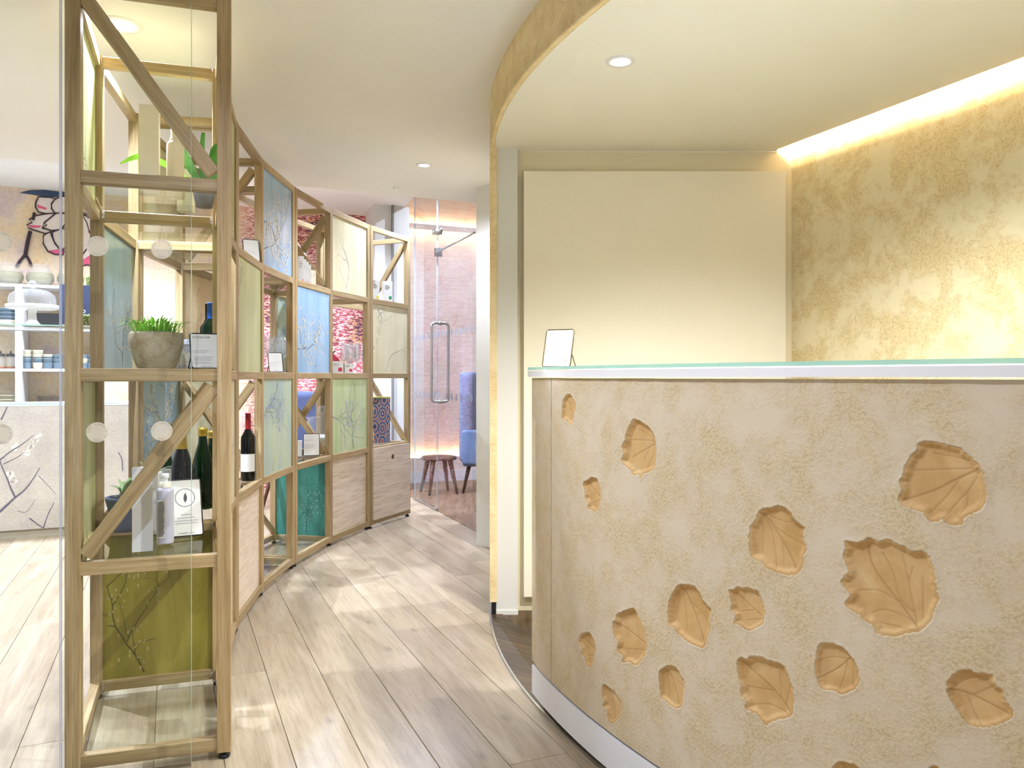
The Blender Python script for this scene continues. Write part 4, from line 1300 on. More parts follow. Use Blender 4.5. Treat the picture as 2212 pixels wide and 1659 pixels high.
def painted(parent, p0, p1, z0, z1, colour, thick=0.008):
    """painted glass panel standing between floor-plan points p0 -> p1"""
    M = frame((p0.x, p0.y, z0), (p1 - p0))
    w, h = (p1 - p0).length, z1 - z0
    pn = put('painted_panel', MB().box(0, w, -thick / 2, thick / 2, 0, h).mesh('painted_panel'), parent, M, PANELS[colour])
    ln, dt = strokes(prng, w, h, 1.15 if colour in ('blue', 'bluegreen') else 0.9)
    br, bl = paint_mesh(ln, dt, w, h, ((-thick / 2 - .0006, -1), (thick / 2 + .0006, 1)), prng)
    b_ = put('painted_branches', br.mesh('painted_branches'), pn, M, BRANCH[colour])
    b_['kind'] = 'stuff'
    if bl.v:
        c_ = put('painted_blossoms', bl.mesh('painted_blossoms'), pn, M, BLOSS[colour])
        c_['kind'] = 'stuff'
    return pn


AISLE = {(0, 2): 'green', (1, 3): 'green', (1, 1): 'cream', (1, 0): 'wood', (2, 2): 'green', (2, 0): 'wood', (3, 3): 'blue', (3, 1): 'bluegreen',
         (4, 2): 'blue', (5, 3): 'cream', (5, 1): 'leafgreen', (5, 0): 'wood', (6, 2): 'cream', (6, 0): 'door'}
BACK = {(0, 3): 'green', (0, 1): 'green', (1, 2): 'blue', (2, 3): 'cream', (2, 1): 'blue', (3, 2): 'peach', (3, 1): 'cream', (5, 2): 'bluegreen'}
DIVP = {(1, 0): 'olive', (5, 0): 'teal'}
BRACE = {(0, 0, 3): '\\', (0, 0, 1): '/', (0, 1, 1): '/', (1, 1, 3): '/', (1, 1, 1): 'X', (2, 1, 3): 'X', (2, 1, 1): 'X', (3, 1, 3): '/', (3, 1, 1): '\\'}
UNITS = [([0, 1], 'oak display shelving unit nearest the viewer, pot plant and spray bottle inside'),
         ([2, 3], 'second oak display shelving unit from the viewer, with tall blue blossom panel'),
         ([4, 5], 'third oak display shelving unit from the viewer, teal panel at its foot'),
         ([6], 'narrow last oak display shelving unit by the glass door, with a cupboard door')]
DIVS = {}
foot_me = MB().lathe([(0.0001, 0), (0.015, 0), (0.017, 0.004), (0.017, 0.010), (0.006, 0.012), (0.006, 0.026), (0.0001, 0.026)], 14).mesh('levelling_foot')
foot_me.materials.append(BLACK)
pin_me = MB().lathe([(0.0001, 0), (0.005, 0), (0.005, 0.022), (0.0001, 0.022)], 8).mesh('shelf_pin')
pin_me.materials.append(CLEARG)
GT = 0.006
SHZ = [z + 0.016 + GT / 2 for z in LV]          # top of each glass shelf
for ui, (bays, lab) in enumerate(UNITS):
    k0 = bays[0]
    mid = arcp(k0 + len(bays) / 2, OR + OD / 2)
    unit = empty('display_shelving', mid)
    tag(unit, lab, 'shelving', 'curved row of oak shelving units')
    ds = [Div(k0, GAP if ui else 0.0)]
    for b in bays[1:]: ds.append(Div(b, 0.0))
    ds.append(Div(bays[-1] + 1, -GAP))
    for i, d in enumerate(ds):
        for pp in (d.a, d.b):
            bar('post', zv3(pp, 0.022), zv3(pp, 2.291), PWD, PWD, d.dir, OAK, unit)
            put('levelling_foot', foot_me, unit, T(pp.x, pp.y, 0))
        ia, ib = d.a + d.dir * (PWD / 2), d.b - d.dir * (PWD / 2)
        for L, z in enumerate(LV):
            bar('rail', zv3(ia, z), zv3(ib, z), RH, RT, (0, 0, 1), OAK, unit)
        for r in range(4):
            zl, zh = LV[r] + RH / 2, LV[r + 1] - RH / 2
            kind = BRACE.get((ui, i, r))
            if kind:
                e = 0.018
                A1, B1 = zv3(ia, zh - e) + d.dir * e * .6, zv3(ib, zl + e) - d.dir * e * .6
                A0, B0 = zv3(ia, zl + e) + d.dir * e * .6, zv3(ib, zh - e) - d.dir * e * .6
                if kind in '/X': bar('brace', A1 + d.t * (0.014 if kind == 'X' else 0), B1 + d.t * (0.014 if kind == 'X' else 0), 0.042, 0.026, d.t.cross(B1 - A1), OAK, unit)
                if kind in '\\X': bar('brace', A0 - d.t * (0.014 if kind == 'X' else 0), B0 - d.t * (0.014 if kind == 'X' else 0), 0.042, 0.026, d.t.cross(B0 - A0), OAK, unit)
            pk = DIVP.get((d.k, r))
            if pk:
                painted(unit, ib, ia, zl, zh, pk)
    for j, b in enumerate(bays):
        d0, d1 = ds[j], ds[j + 1]
        DIVS[b] = (d0, d1)
        for side in ('a', 'b'):
            q0, q1 = getattr(d0, side), getattr(d1, side)
            tt = (q1 - q0).normalized()
            p0, p1 = q0 + tt * PWD / 2, q1 - tt * PWD / 2
            nrm = Vector((-tt.y, tt.x, 0))
            if nrm.dot(d0.dir) < 0: nrm = -nrm
            out = -nrm if side == 'a' else nrm
            sh = out * (PWD / 2 - RT / 2 - 0.0005)
            for z in LV:
                bar('rail', zv3(p0 + sh, z), zv3(p1 + sh, z), RH, RT, (0, 0, 1), OAK, unit)
            table = AISLE if side == 'a' else BACK
            for r in range(4):
                kd = table.get((b, r))
                if not kd: continue
                zl, zh = LV[r] + RH / 2, LV[r + 1] - RH / 2
                ins = out * (PWD / 2 - 0.012)
                a_, b_ = p0 + ins, p1 + ins
                if side == 'b': a_, b_ = b_, a_
                if kd == 'wood':
                    ins = out * (PWD / 2 - 0.022)
                    M = frame((p0.x + ins.x, p0.y + ins.y, zl), tt)
                    put('wood_panel', MB().box(0, (p1 - p0).length, -0.006, 0.006, 0, zh - zl).mesh('wood_panel'), unit, M, OAKP)
                elif kd == 'door':
                    ins = out * (PWD / 2 + 0.004)
                    M = frame((p0.x + ins.x, p0.y + ins.y, zl), tt)
                    w, h = (p1 - p0).length, zh - zl
                    dr = put('cupboard_door', MB().box(-0.012, w + 0.012, -0.009, 0.009, -0.004, h + 0.024).mesh('cupboard_door'), unit, M, OAKP)
                    put('finger_hole', MB().lathe([(0.0001, 0), (0.019, 0)], 24, smooth=False).mesh('finger_hole'), dr, M @ Matrix.Translation((w / 2, -0.0098, h - 0.06)) @ Matrix.Rotation(PI / 2, 4, 'X'), plain('hole lining', S(140, 112, 70), .8))
                    put('hole_shadow', MB().lathe([(0.0001, 0), (0.0165, 0)], 24, smooth=False).mesh('hole_shadow'), dr, M @ Matrix.Translation((w / 2 + .0015, -0.0101, h - 0.0615)) @ Matrix.Rotation(PI / 2, 4, 'X'), plain('painted hole shade', S(96, 74, 44), .9))  # flat darker disc paints the shade inside the hole
                else:
                    painted(unit, a_, b_, zl, zh, kd)
        if (b in (4,)):
            A0, B0 = zv3(d1.b, LV[0] + .03), zv3(d0.b, LV[1] - .03)
            bar('brace', A0, B0, 0.034, 0.022, (A0 - B0).cross(d0.dir), OAK, unit)
        # glass shelves on small clear pins
        for L in range(4):
            z = LV[L] + 0.016
            c = [d0.a + d0.dir * .022 + d0.t * .022, d0.b - d0.dir * .022 + d0.t * .022, d1.b - d1.dir * .022 - d1.t * .022, d1.a + d1.dir * .022 - d1.t * .022]
            put('glass_shelf', MB().prism([(p.x, p.y) for p in c], z - GT / 2, z + GT / 2).mesh('glass_shelf'), unit, None, SHELFG)
            if b < 4:
                for (c_, o_) in ((c[0], Vector((1, 0, 0))), (c[3], Vector((1, 0, 0))), (c[1], Vector((-1, 0, 0))), (c[2], Vector((-1, 0, 0)))):
                    put('shelf_pin', pin_me, unit, T(c_.x, c_.y, z - GT / 2 - 0.022))


def bayp(b, t, s, row):
    """floor-plan point in bay b (t: near->far, s: aisle->back) standing on the glass shelf below 'row'"""
    d0, d1 = DIVS[b]
    p = d0.a.lerp(d0.b, s).lerp(d1.a.lerp(d1.b, s), t)
    return Vector((p.x, p.y, SHZ[row] + 0.0005))


def px(x, Y, row):
    return Vector((at(x, Y), Y, SHZ[row] + 0.0005))


# ------------------------------------------------------------------ glass partition in front of the shelving
A_ = Vector((at(413, 2.290), 2.290, 0))
gdir = Vector((-1, -0.315, 0)).normalized()
gp = empty('glass_partition', A_ + gdir * 0.5)
tag(gp, 'full-height clear glass partition with round lettered dots in front of the shelving', 'glass partition')
Mg = frame(A_, gdir)          # local X to the left, local Y = Z x X
yy = 1 if (Mg.to_3x3() @ Vector((0, 1, 0))).y < 0 else -1      # side towards the viewer
def on_glass(x):
    """distance along the partition of the ray through picture column x"""
    m = (x - CX) / FPX
    return (m * A_.y - A_.x) / (gdir.x - m * gdir.y)


J = on_glass(131)
put('pane', MB().box(0, J - .003, -.005, .005, 0.014, H1).mesh('pane'), gp, Mg, PANE)
put('pane', MB().box(J + .003, 1.9, -.005, .005, 0.014, H1).mesh('pane'), gp, Mg, PANE)
put('pane_edge', MB().box(-.0014, 0, -.005, .005, 0.014, H1).mesh('pane_edge'), gp, Mg, GEDGE)
put('pane_joint', MB().box(J - .003, J + .003, -.004, .004, 0.014, H1).mesh('pane_joint'), gp, Mg, glass('clear joint', (.8, .85, .9), .1, 1.5, .35, (.7, .72, .78)))
put('floor_channel', MB().box(0, 1.9, -.012, .012, 0.0, 0.015).mesh('floor_channel'), gp, Mg, STEEL)
disc = MB().lathe([(0.0001, 0), (0.0285, 0)], 40, smooth=False).mesh('lettered_dot')
disc.materials.append(VINYL)
ring = MB()
body = 'THE COMPLETE YOU · '
for i, ch in enumerate(body):
    if ch == ' ': continue
    a = PI * 0.98 - i * 2 * PI / len(body)
    vs, fs = glyph(ch)
    sz = 0.0075
    ca, sa = math.cos(a - PI / 2), math.sin(a - PI / 2)
    R_ = 0.0205
    ring.add([(R_ * math.cos(a) + (v[0] * sz) * ca - (v[1] * sz) * sa, R_ * math.sin(a) + (v[0] * sz) * sa + (v[1] * sz) * ca, 0.0004) for v in vs], fs)
ring_me = ring.mesh('dot_lettering')
ring_me.materials.append(VINK)


for xx in (350, 211, 4):
    for zz in (0.992, 1.518):
        D_ = Mg @ Matrix.Translation((on_glass(xx), yy * 0.0056, zz)) @ Matrix(((-1, 0, 0, 0), (0, 0, yy, 0), (0, 1, 0, 0), (0, 0, 0, 1)))
        dt = put('lettered_dot', disc, gp, D_)
        put('dot_lettering', ring_me, dt, D_)['kind'] = 'stuff'

# ------------------------------------------------------------------ things on the shelves
def lathe_part(name, prof, parent, M, mat, seg=28):
    return put(name, MB().lathe(prof, seg).mesh(name), parent, M, mat)


def carton(loc, rz, w, d, h, label, mat, accent=None, group=None, ah=0.14, cat='carton'):
    t = empty('carton', loc, rz)
    tag(t, label, cat, group)
    M = WM[t]
    me = MB().prism([(-w / 2 + .001, -d / 2), (w / 2 - .001, -d / 2), (w / 2, -d / 2 + .001), (w / 2, d / 2 - .001), (w / 2 - .001, d / 2), (-w / 2 + .001, d / 2), (-w / 2, d / 2 - .001), (-w / 2, -d / 2 + .001)], 0, h).mesh('box_body')
    put('box_body', me, t, M, mat)
    put('lid_flap', MB().box(-w / 2 + .0005, w / 2 - .0005, -d / 2 + .0005, d / 2 - .0005, h, h + .0015).mesh('lid_flap'), t, M, mat)
    if accent:
        put('colour_mark', MB().box(w * .05, w * .4, -d / 2 - .0006, -d / 2 - .0002, h * ah, h * ah + w * .35).mesh('colour_mark'), t, M, accent)
        tx = MB()
        for k in range(4): tx.box(-w * .38, w * (.05 + .08 * (k % 3)), -d / 2 - .0006, -d / 2 - .0002, h * (.62 + .06 * k), h * (.62 + .06 * k) + h * .015)
        put('print_lines', tx.mesh('print_lines'), t, M, INK)['kind'] = 'stuff'
    return t


def bottle(name, loc, h, r, label, glassm, foil, group, kind='wine', labelm=None, foil_h=0.24, rz=0.0, extra=None):
    t = empty(name, loc, rz)
    tag(t, label, 'bottle', group)
    M = WM[t]
    nr = r * 0.36
    if kind == 'wine':
        prof = [(0.0001, .004), (r * .9, 0), (r, .006), (r, h * .60), (r * .95, h * .65), (r * .62, h * .71), (nr, h * .77), (nr, h * .985), (nr * 1.1, h * .985), (nr * 1.1, h), (0.0001, h)]
    else:
        prof = [(0.0001, .004), (r * .9, 0), (r, .008), (r, h * .42), (r * .93, h * .52), (r * .72, h * .66), (nr * 1.15, h * .80), (nr, h * .88), (nr, h * .955), (nr * 1.15, h * .96), (nr * 1.1, h), (0.0001, h)]
    lathe_part('glass_body', prof, t, M, glassm)
    if foil:
        f0 = 1 - foil_h
        fp = [(p[0] + .0008, p[1]) for p in prof if p[1] > h * f0] 
        lathe_part('foil_capsule', [(nr * (1.2 if kind != 'wine' else 1) + .0009, h * f0)] + fp[:-1] + [(0.0001, h + .0008)], t, M, foil)
    if labelm:
        seg = 20
        mb = MB()
        z0, z1 = h * .14, h * .40
        a0, a1 = -PI * .95, -PI * .05
        for i in range(seg + 1):
            a = a0 + (a1 - a0) * i / seg
            mb.v += [((r + .0007) * math.cos(a), (r + .0007) * math.sin(a), z0), ((r + .0007) * math.cos(a), (r + .0007) * math.sin(a), z1)]
        mb.f = [(2 * i, 2 * i + 2, 2 * i + 3, 2 * i + 1) for i in range(seg)]
        mb.s = [True] * seg
        put('bottle_label', mb.mesh('bottle_label'), t, M, labelm)
    return t


def strap_leaf(pts, widths, fold=0.3, up=(0, 0, 1)):
    """a leaf blade along a 3D polyline"""
    mb = MB()
    pts = [Vector(p) for p in catmull3(pts, 4)]
    n = len(pts)
    vs = []
    for i, p in enumerate(pts):
        t = (pts[min(i + 1, n - 1)] - pts[max(i - 1, 0)]).normalized()
        sdir = t.cross(Vector(up))
        if sdir.length < .1: sdir = Vector((1, 0, 0))
        sdir.normalize()
        u = i / (n - 1)
        w = np.interp(u, np.linspace(0, 1, len(widths)), widths)
        nn_ = sdir.cross(t)
        vs += [p - sdir * w + nn_ * w * fold, p, p + sdir * w + nn_ * w * fold]
    fs = []
    for i in range(n - 1):
        fs += [(3 * i, 3 * i + 1, 3 * i + 4, 3 * i + 3), (3 * i + 1, 3 * i + 2, 3 * i + 5, 3 * i + 4)]
    return mb.add(vs, fs, True)


def catmull3(P, sub):
    P = [np.array(p, float) for p in P]
    out = []
    n = len(P)
    for i in range(n - 1):
        p0, p1, p2, p3 = P[max(i - 1, 0)], P[i], P[i + 1], P[min(i + 2, n - 1)]
        for k in range(sub):
            t = k / sub
            out.append(tuple(0.5 * ((2 * p1) + (-p0 + p2) * t + (2 * p0 - 5 * p1 + 4 * p2 - p3) * t * t + (-p0 + 3 * p1 - 3 * p2 + p3) * t ** 3)))
    out.append(tuple(P[-1]))
    return out


# stone pot with a tuft of bright green leaves
L = px(338, 2.56, 2)
t = empty('potted_plant', L)
tag(t, 'bright green tufted plant in a weathered stone pot on the near shelf', 'potted plant')
M = WM[t]
R_ = 0.083
lathe_part('pot', [(0.0001, 0), (R_ * .62, 0), (R_ * .70, .006), (R_ * .88, .045), (R_, .085), (R_ * 1.0, .112), (R_ * .95, .120), (R_ * .90, .114), (R_ * .86, .10), (0.0001, .095)], t, M, STONE, 40)
lathe_part('soil', [(0.0001, .102), (R_ * .86, .100)], t, M, TERRA, 24)
rng = random.Random(8)
tuft = []
for i in range(130):
    a = rng.uniform(0, 2 * PI)
    rr = R_ * .75 * math.sqrt(rng.random())
    bx0, by0 = rr * math.cos(a), rr * math.sin(a)
    ln = rng.uniform(.045, .085)
    o_ = rng.uniform(.25, 1.0) * (0.4 + rr / R_)
    a2 = a + rng.uniform(-.6, .6)
    tip = (bx0 + ln * o_ * math.cos(a2), by0 + ln * o_ * math.sin(a2), .10 + ln * (1.05 - .55 * o_))
    mid = (bx0 + ln * .45 * o_ * math.cos(a2), by0 + ln * .45 * o_ * math.sin(a2), .10 + ln * (.75 - .12 * o_))
    put('leaf', strap_leaf([(bx0, by0, .098), mid, tip], [.0022, .0034, .003, .0004]).mesh('leaf'), t, M, LEAFG)

# upper near shelf
carton(px(323, 2.55, 3), math.radians(18), 0.058, 0.05, 0.285, 'tall textured white carton on the top near shelf', CARTON)
t = empty('tube_bottle', px(379, 2.60, 3))
tag(t, 'tall ivory cosmetic bottle beside the white carton on the top near shelf', 'bottle')
lathe_part('bottle_body', [(0.0001, 0), (.026, 0), (.0275, .004), (.0275, .175), (.024, .184), (.017, .188), (.017, .198), (.0001, .198)], t, WM[t], IVORY)
lathe_part('cap', [(.0175, .188), (.0175, .196), (.0145, .200), (.0145, .238), (.0125, .242), (.0001, .242)], t, WM[t], IVORY)
carton(px(402, 2.82, 3), math.radians(10), 0.05, 0.05, 0.15, 'short ivory carton behind the ivory bottle on the top near shelf', IVORY)
t = empty('staghorn_fern', px(441, 2.74, 3))
tag(t, 'small fern with broad arching green leaves on the top near shelf', 'potted plant')
M = WM[t]
lathe_part('pot', [(0.0001, 0), (.028, 0), (.038, .055), (.034, .06), (.03, .05), (.0001, .048)], t, M, BLUEPOT, 24)
fern = [([(0, 0, .05), (-.005, 0, .13), (-.006, .0, .21), (-.002, 0, .262)], [.004, .012, .009, .006]),
        ([(0, 0, .05), (.02, 0, .13), (.035, .01, .20), (.055, .02, .215), (.068, .02, .18)], [.004, .01, .016, .016, .004]),
        ([(0, 0, .05), (.03, 0, .11), (.045, 0, .16), (.042, 0, .205)], [.004, .015, .022, .006]),
        ([(0, 0, .05), (-.03, 0, .11), (-.055, -.01, .16), (-.075, -.01, .215)], [.004, .012, .017, .004]),
        ([(0, 0, .05), (.02, .0, .09), (.032, 0, .12), (.02, -.01, .15)], [.004, .014, .02, .006])]
for pts, wd in fern: put('leaf', strap_leaf(pts, wd, .25, (0.1, -1, .2)).mesh('leaf'), t, M, LEAFD)
put('leaf', strap_leaf([(0, 0, .05), (-.10, -.02, .13), (-.20, -.03, .17), (-.28, -.03, .145)], [.004, .008, .012, .011, .002], .25, (0.1, -1, .2)).mesh('leaf'), t, M, LEAFG)

# middle near shelf
card_stand(px(447, 2.50, 2), math.radians(30), 0.090, 0.126, 'HYDRATER card in black wire stand beside the stone pot', 'HYDRATER',
           [(.50, .04, .5, 'LEFT'), (.45, .04, .45, 'LEFT'), (.33, .034, .7, 'LEFT'), (.28, .03, .6, 'LEFT'), (.24, .03, .6, 'LEFT'), (.18, .03, .5, 'LEFT'), (.14, .03, .6, 'LEFT')], '[ comfort zone ]', False, BRONZ, 24)
for (x, Y, h, nm) in ((405, 2.72, .105, 'pale lilac cylindrical bottle behind the HYDRATER card'), (393, 2.74, .085, 'shorter pale blue bottle behind the stone pot')):
    t = empty('cosmetic_bottle', px(x, Y, 2))
    tag(t, nm, 'bottle')
    lathe_part('bottle_body', [(0.0001, 0), (.021, 0), (.022, .003), (.022, h * .8), (.019, h * .88), (.012, h * .92), (.012, h), (.0001, h)], t, WM[t], LILAC)
    put('bottle_label', MB().lathe([(.0224, h * .15), (.0224, h * .6)], 24).mesh('bottle_label'), t, WM[t], PAPER)
bottle('wine_bottle', px(455, 3.18, 2), .275, .034, 'dark wine bottle with blue foil behind the HYDRATER card', GREENB, BLUEF, 'bottles on the middle shelf', labelm=PAPER)
bottle('wine_bottle', px(450, 3.32, 2), .285, .034, 'dark wine bottle with black cap, furthest behind the HYDRATER card', DARKB, BLACK, 'bottles on the middle shelf')
bottle('wine_bottle', bayp(1, .86, .2, 2), .285, .036, 'black wine bottle seen at the edge of the first shelving unit', DARKB, BLACK, 'bottles on the middle shelf', labelm=PAPER)

# lower near shelf
carton(px(308, 2.40, 1), math.radians(24), 0.058, 0.05, 0.252, 'tall silver-white carton behind the diagonal brace, near end', SILVERB)
carton(px(330, 2.66, 1), math.radians(8), 0.05, 0.05, 0.205, 'silver-white printed carton between the tall carton and spray bottle', SILVERB, LILAC, None, .5)
t = empty('spray_bottle', px(357, 2.50, 1))
tag(t, 'pale grey spray bottle with clear cap on the lower near shelf', 'spray bottle')
M = WM[t]
lathe_part('bottle_body', [(0.0001, 0), (.0245, 0), (.0255, .004), (.0255, .165), (.023, .174), (.016, .178), (.0001, .178)], t, M, LILAC)
lathe_part('pump', [(.012, .178), (.012, .19), (.008, .192), (.008, .205), (.0115, .207), (.0115, .222), (.0001, .223)], t, M, WHITEG)
lathe_part('collar', [(.0175, .178), (.0175, .195), (.0001, .195)], t, M, IVORY)
lathe_part('clear_cap', [(.0182, .178), (.0182, .232), (.0165, .236), (.0001, .236)], t, M, CLEARG)
put('bottle_label', MB().box(-.013, .011, -.0262, -.0258, .02, .14).mesh('bottle_label'), t, M, PAPER)
tx = MB()
rng = random.Random(2)
for k in range(26):
    tx.box(-.0115, .0095 - rng.random() * .004, -.0266, -.0263, .026 + k * .0043, .026 + k * .0043 + .0022)
put('small_print', tx.mesh('small_print'), t, M, INK)['kind'] = 'stuff'
card_stand(px(404, 2.60, 1), math.radians(30), 0.102, 0.195, 'leaf emblem menu card in black wire stand beside the spray bottle', None,
           [(.375, .04, .32, 'CENTER'), (.32, .04, .55, 'CENTER'), (.27, .04, .75, 'CENTER'), (.225, .04, .66, 'CENTER')], '[ comfort zone ]', False, BRONZ, 22, (0.0, 0.132, 0.032))
bottle('champagne_bottle', px(438, 3.16, 1), .325, .043, 'green champagne bottle with bronze wired cork in the first shelving unit', GREENB, GOLDF, 'champagne bottles', 'champ', None, .10)
bottle('champagne_bottle', px(393, 2.98, 1), .325, .045, 'dark champagne bottle with tall gold foil behind the emblem card', DARKB, GOLDF, 'champagne bottles', 'champ', PAPER, .30)
bottle('champagne_bottle', px(352, 3.28, 1), .315, .043, 'green bottle behind the tall silver carton, furthest left', GREENB, BLUEF, 'champagne bottles', 'champ', None, .10)
bottle('champagne_bottle', px(459, 3.34, 1), .30, .040, 'green bottle with orange label, half hidden by the near oak post', GREENB, GOLDF, 'champagne bottles', 'champ', ORANGE, .10)
for (x, Y, potm, nm, sd) in ((268, 2.70, BLUEPOT, 'slate blue pot of succulents and pebbles on the lower near shelf', 4), (330, 3.10, TERRA, 'brown pot of succulents behind the spray bottle', 9)):
    t = empty('succulent_pot', px(x, Y, 1))
    tag(t, nm, 'potted plant')
    M = WM[t]
    lathe_part('pot', [(0.0001, 0), (.042, 0), (.046, .06), (.058, .105), (.060, .118), (.055, .118), (.048, .10), (.0001, .10)], t, M, potm, 28)
    rng = random.Random(sd)
    for k in range(16):
        a = rng.uniform(0, 2 * PI)
        rr = rng.uniform(.012, .046)
        s_ = rng.uniform(.006, .011)
        pb_ = MB().lathe([(s_ * math.sin(j * PI / 6) + .0001, -s_ * .6 * math.cos(j * PI / 6)) for j in range(7)], 9)
        put('pebble', pb_.mesh('pebble'), t, M @ Matrix.Translation((rr * math.cos(a), rr * math.sin(a), .112 + rng.random() * .012)), PEBBLE)
    for k in range(14):
        a = rng.uniform(0, 2 * PI)
        ln = rng.uniform(.07, .13)
        o_ = rng.uniform(.3, 1)
        put('succulent_leaf', strap_leaf([(0, 0, .11), (ln * .4 * math.cos(a) * o_, ln * .4 * math.sin(a) * o_, .11 + ln * .45), (ln * math.cos(a) * o_, ln * math.sin(a) * o_, .11 + ln * (.95 - .45 * o_))], [.004, .008, .009, .002], .5).mesh('succulent_leaf'), t, M, SUCC)

# second unit
card_stand(px(545, 4.02, 3), math.radians(30), 0.08, 0.125, 'card in black wire stand on the top shelf of the second unit', None,
           [(.45, .04, .55, 'LEFT'), (.38, .035, .7, 'LEFT')], None, False, BRONZ, 20)
bottle('wine_bottle', px(536, 4.00, 1), .345, .036, 'dark wine bottle with red foil capsule in the second unit', DARKB, REDF, 'bottles on the lower shelf', labelm=PAPER)
carton(bayp(2, .55, .2, 1), math.radians(20), .05, .04, .12, 'small grey carton in front of the red-capped wine bottle', SILVERB)
card_stand(px(597, 4.55, 2), math.radians(28), 0.080, 0.124, 'card in black wire stand before wine glasses on the middle shelf', None,
           [(.8, .045, .25, 'CENTER'), (.5, .036, .7, 'LEFT'), (.44, .036, .6, 'LEFT'), (.33, .036, .65, 'LEFT'), (.10, .036, .3, 'CENTER')], None, False, BRONZ, 22)
WINE = [(0.0001, 0), (.034, 0), (.033, .002), (.006, .006), (.0035, .012), (.0035, .085), (.008, .092), (.030, .112), (.041, .140), (.040, .165), (.031, .215), (.0300, .215), (.039, .165), (.0398, .140), (.029, .113), (.006, .094)]
FLUTE = [(0.0001, 0), (.026, 0), (.025, .002), (.005, .006), (.003, .012), (.003, .07), (.010, .082), (.021, .11), (.024, .15), (.021, .225), (.0202, .225), (.023, .15), (.020, .112), (.009, .084)]
wine_me = MB().lathe(WINE, 22).mesh('wine_glass'); wine_me.materials.append(CLEARG)
flute_me = MB().lathe(FLUTE, 18).mesh('champagne_flute'); flute_me.materials.append(CLEARG)
ordn = ['first', 'second', 'third', 'fourth', 'fifth', 'sixth', 'seventh', 'eighth', 'ninth', 'tenth']
k = 0
for (x_, Y_) in ((572, 4.66), (603, 4.66), (596, 4.93), (625, 4.95), (611, 5.08), (640, 5.12)):
    L = px(x_, Y_, 2)
    o = put('wine_glass', wine_me, None, T(*L))
    tag(o, f'clear stemmed wine glass on the middle shelf of the second unit, {ordn[k]} from the front', 'wine glass', 'wine glasses behind the small card')
    k += 1

# third unit
heights = [.190, .175, .165, .150, .120, .120, .120]
accs = [PINK, LILAC, PINK, PINK, BLUEF, BLUEF, REDF]
for i in range(6):
    Y_ = 5.11 + .034 * i
    L = px(650 + 5.2 * i, Y_, 3)
    carton(L, math.radians(26), .033, .034, heights[i], f'small pale product carton in a row on the third unit, {ordn[i]} from the left', IVORY if i > 3 else PAPER, accs[i], 'row of product cartons')
card_stand(px(673, 5.24, 1), math.radians(16), 0.105, 0.150, 'card in black wire stand before the crossed braces of the third unit', None,
           [(.7, .045, .5, 'LEFT'), (.5, .036, .6, 'LEFT'), (.44, .036, .55, 'LEFT'), (.36, .036, .6, 'LEFT')], None, False, BRONZ, 14)
carton(px(644, 5.24, 1), math.radians(10), .05, .05, .10, 'small grey box left of the card in the third unit', SILVERB, None)
t = empty('glass_jar', px(697, 5.62, 1))
tag(t, 'glass jar with round knob lid on a white cake plate behind the crossed braces', 'jar')
M = WM[t]
lathe_part('cake_plate', [(0.0001, 0), (.05, 0), (.045, .006), (.015, .02), (.013, .07), (.03, .085), (.13, .092), (.135, .105), (.128, .105), (.0001, .098)], t, M, WHITEC)
lathe_part('jar_body', [(.10, .106), (.105, .112), (.105, .22), (.098, .232)], t, M, CLEARG)
lathe_part('jar_lid', [(.112, .232), (.112, .240), (.03, .246), (.012, .250), (.010, .256), (.026, .272), (.034, .292), (.026, .312), (.010, .322), (.0001, .324)], t, M, CLEARG)
k = 0
for j, row_ in enumerate((((742, 5.74), (757, 5.785), (772, 5.83)), ((750, 6.06), (768, 6.09), (786, 6.13)))):
    for i, (x_, Y_) in enumerate(row_):
        L = px(x_, Y_, 2)
        o = put('champagne_flute', flute_me, None, T(*L))
        tag(o, f'clear champagne flute in the third unit, {ordn[i]} from the left in the {"front" if j == 0 else "back"} row', 'champagne flute', 'champagne flutes')
        k += 1
for i, (tt, w, h, m_, nm) in enumerate(((728, .08, .085, PAPER, 'white gift box with pink mark left of the champagne flutes'), (752, .06, .070, PAPER, 'smaller white gift box beside the champagne flutes'))):
    carton(px(tt, 5.67 if tt < 740 else 5.71, 2), math.radians(22), w, .06, h, nm, m_, PINK)
t = empty('gift_bag', px(736, 5.80, 2) + Vector((-.06, .0, 0)))
tag(t, 'pink peaked paper gift bag behind the white gift boxes', 'gift bag')
put('bag_body', MB().add([(-.05, -.03, 0), (.05, -.03, 0), (.05, .03, 0), (-.05, .03, 0), (-.05, -.02, .10), (.05, -.02, .10), (.05, .02, .10), (-.05, .02, .10), (0, 0, .15)],
                         [(3, 2, 1, 0), (0, 1, 5, 4), (1, 2, 6, 5), (2, 3, 7, 6), (3, 0, 4, 7), (4, 5, 8), (5, 6, 8), (6, 7, 8), (7, 4, 8)]).mesh('bag_body'), t, WM[t], PINK)
put('bow', MB().tube([(-.02, 0, .165), (0, 0, .150), (.02, 0, .165)], .006, 8).mesh('bow'), t, WM[t], INKD)

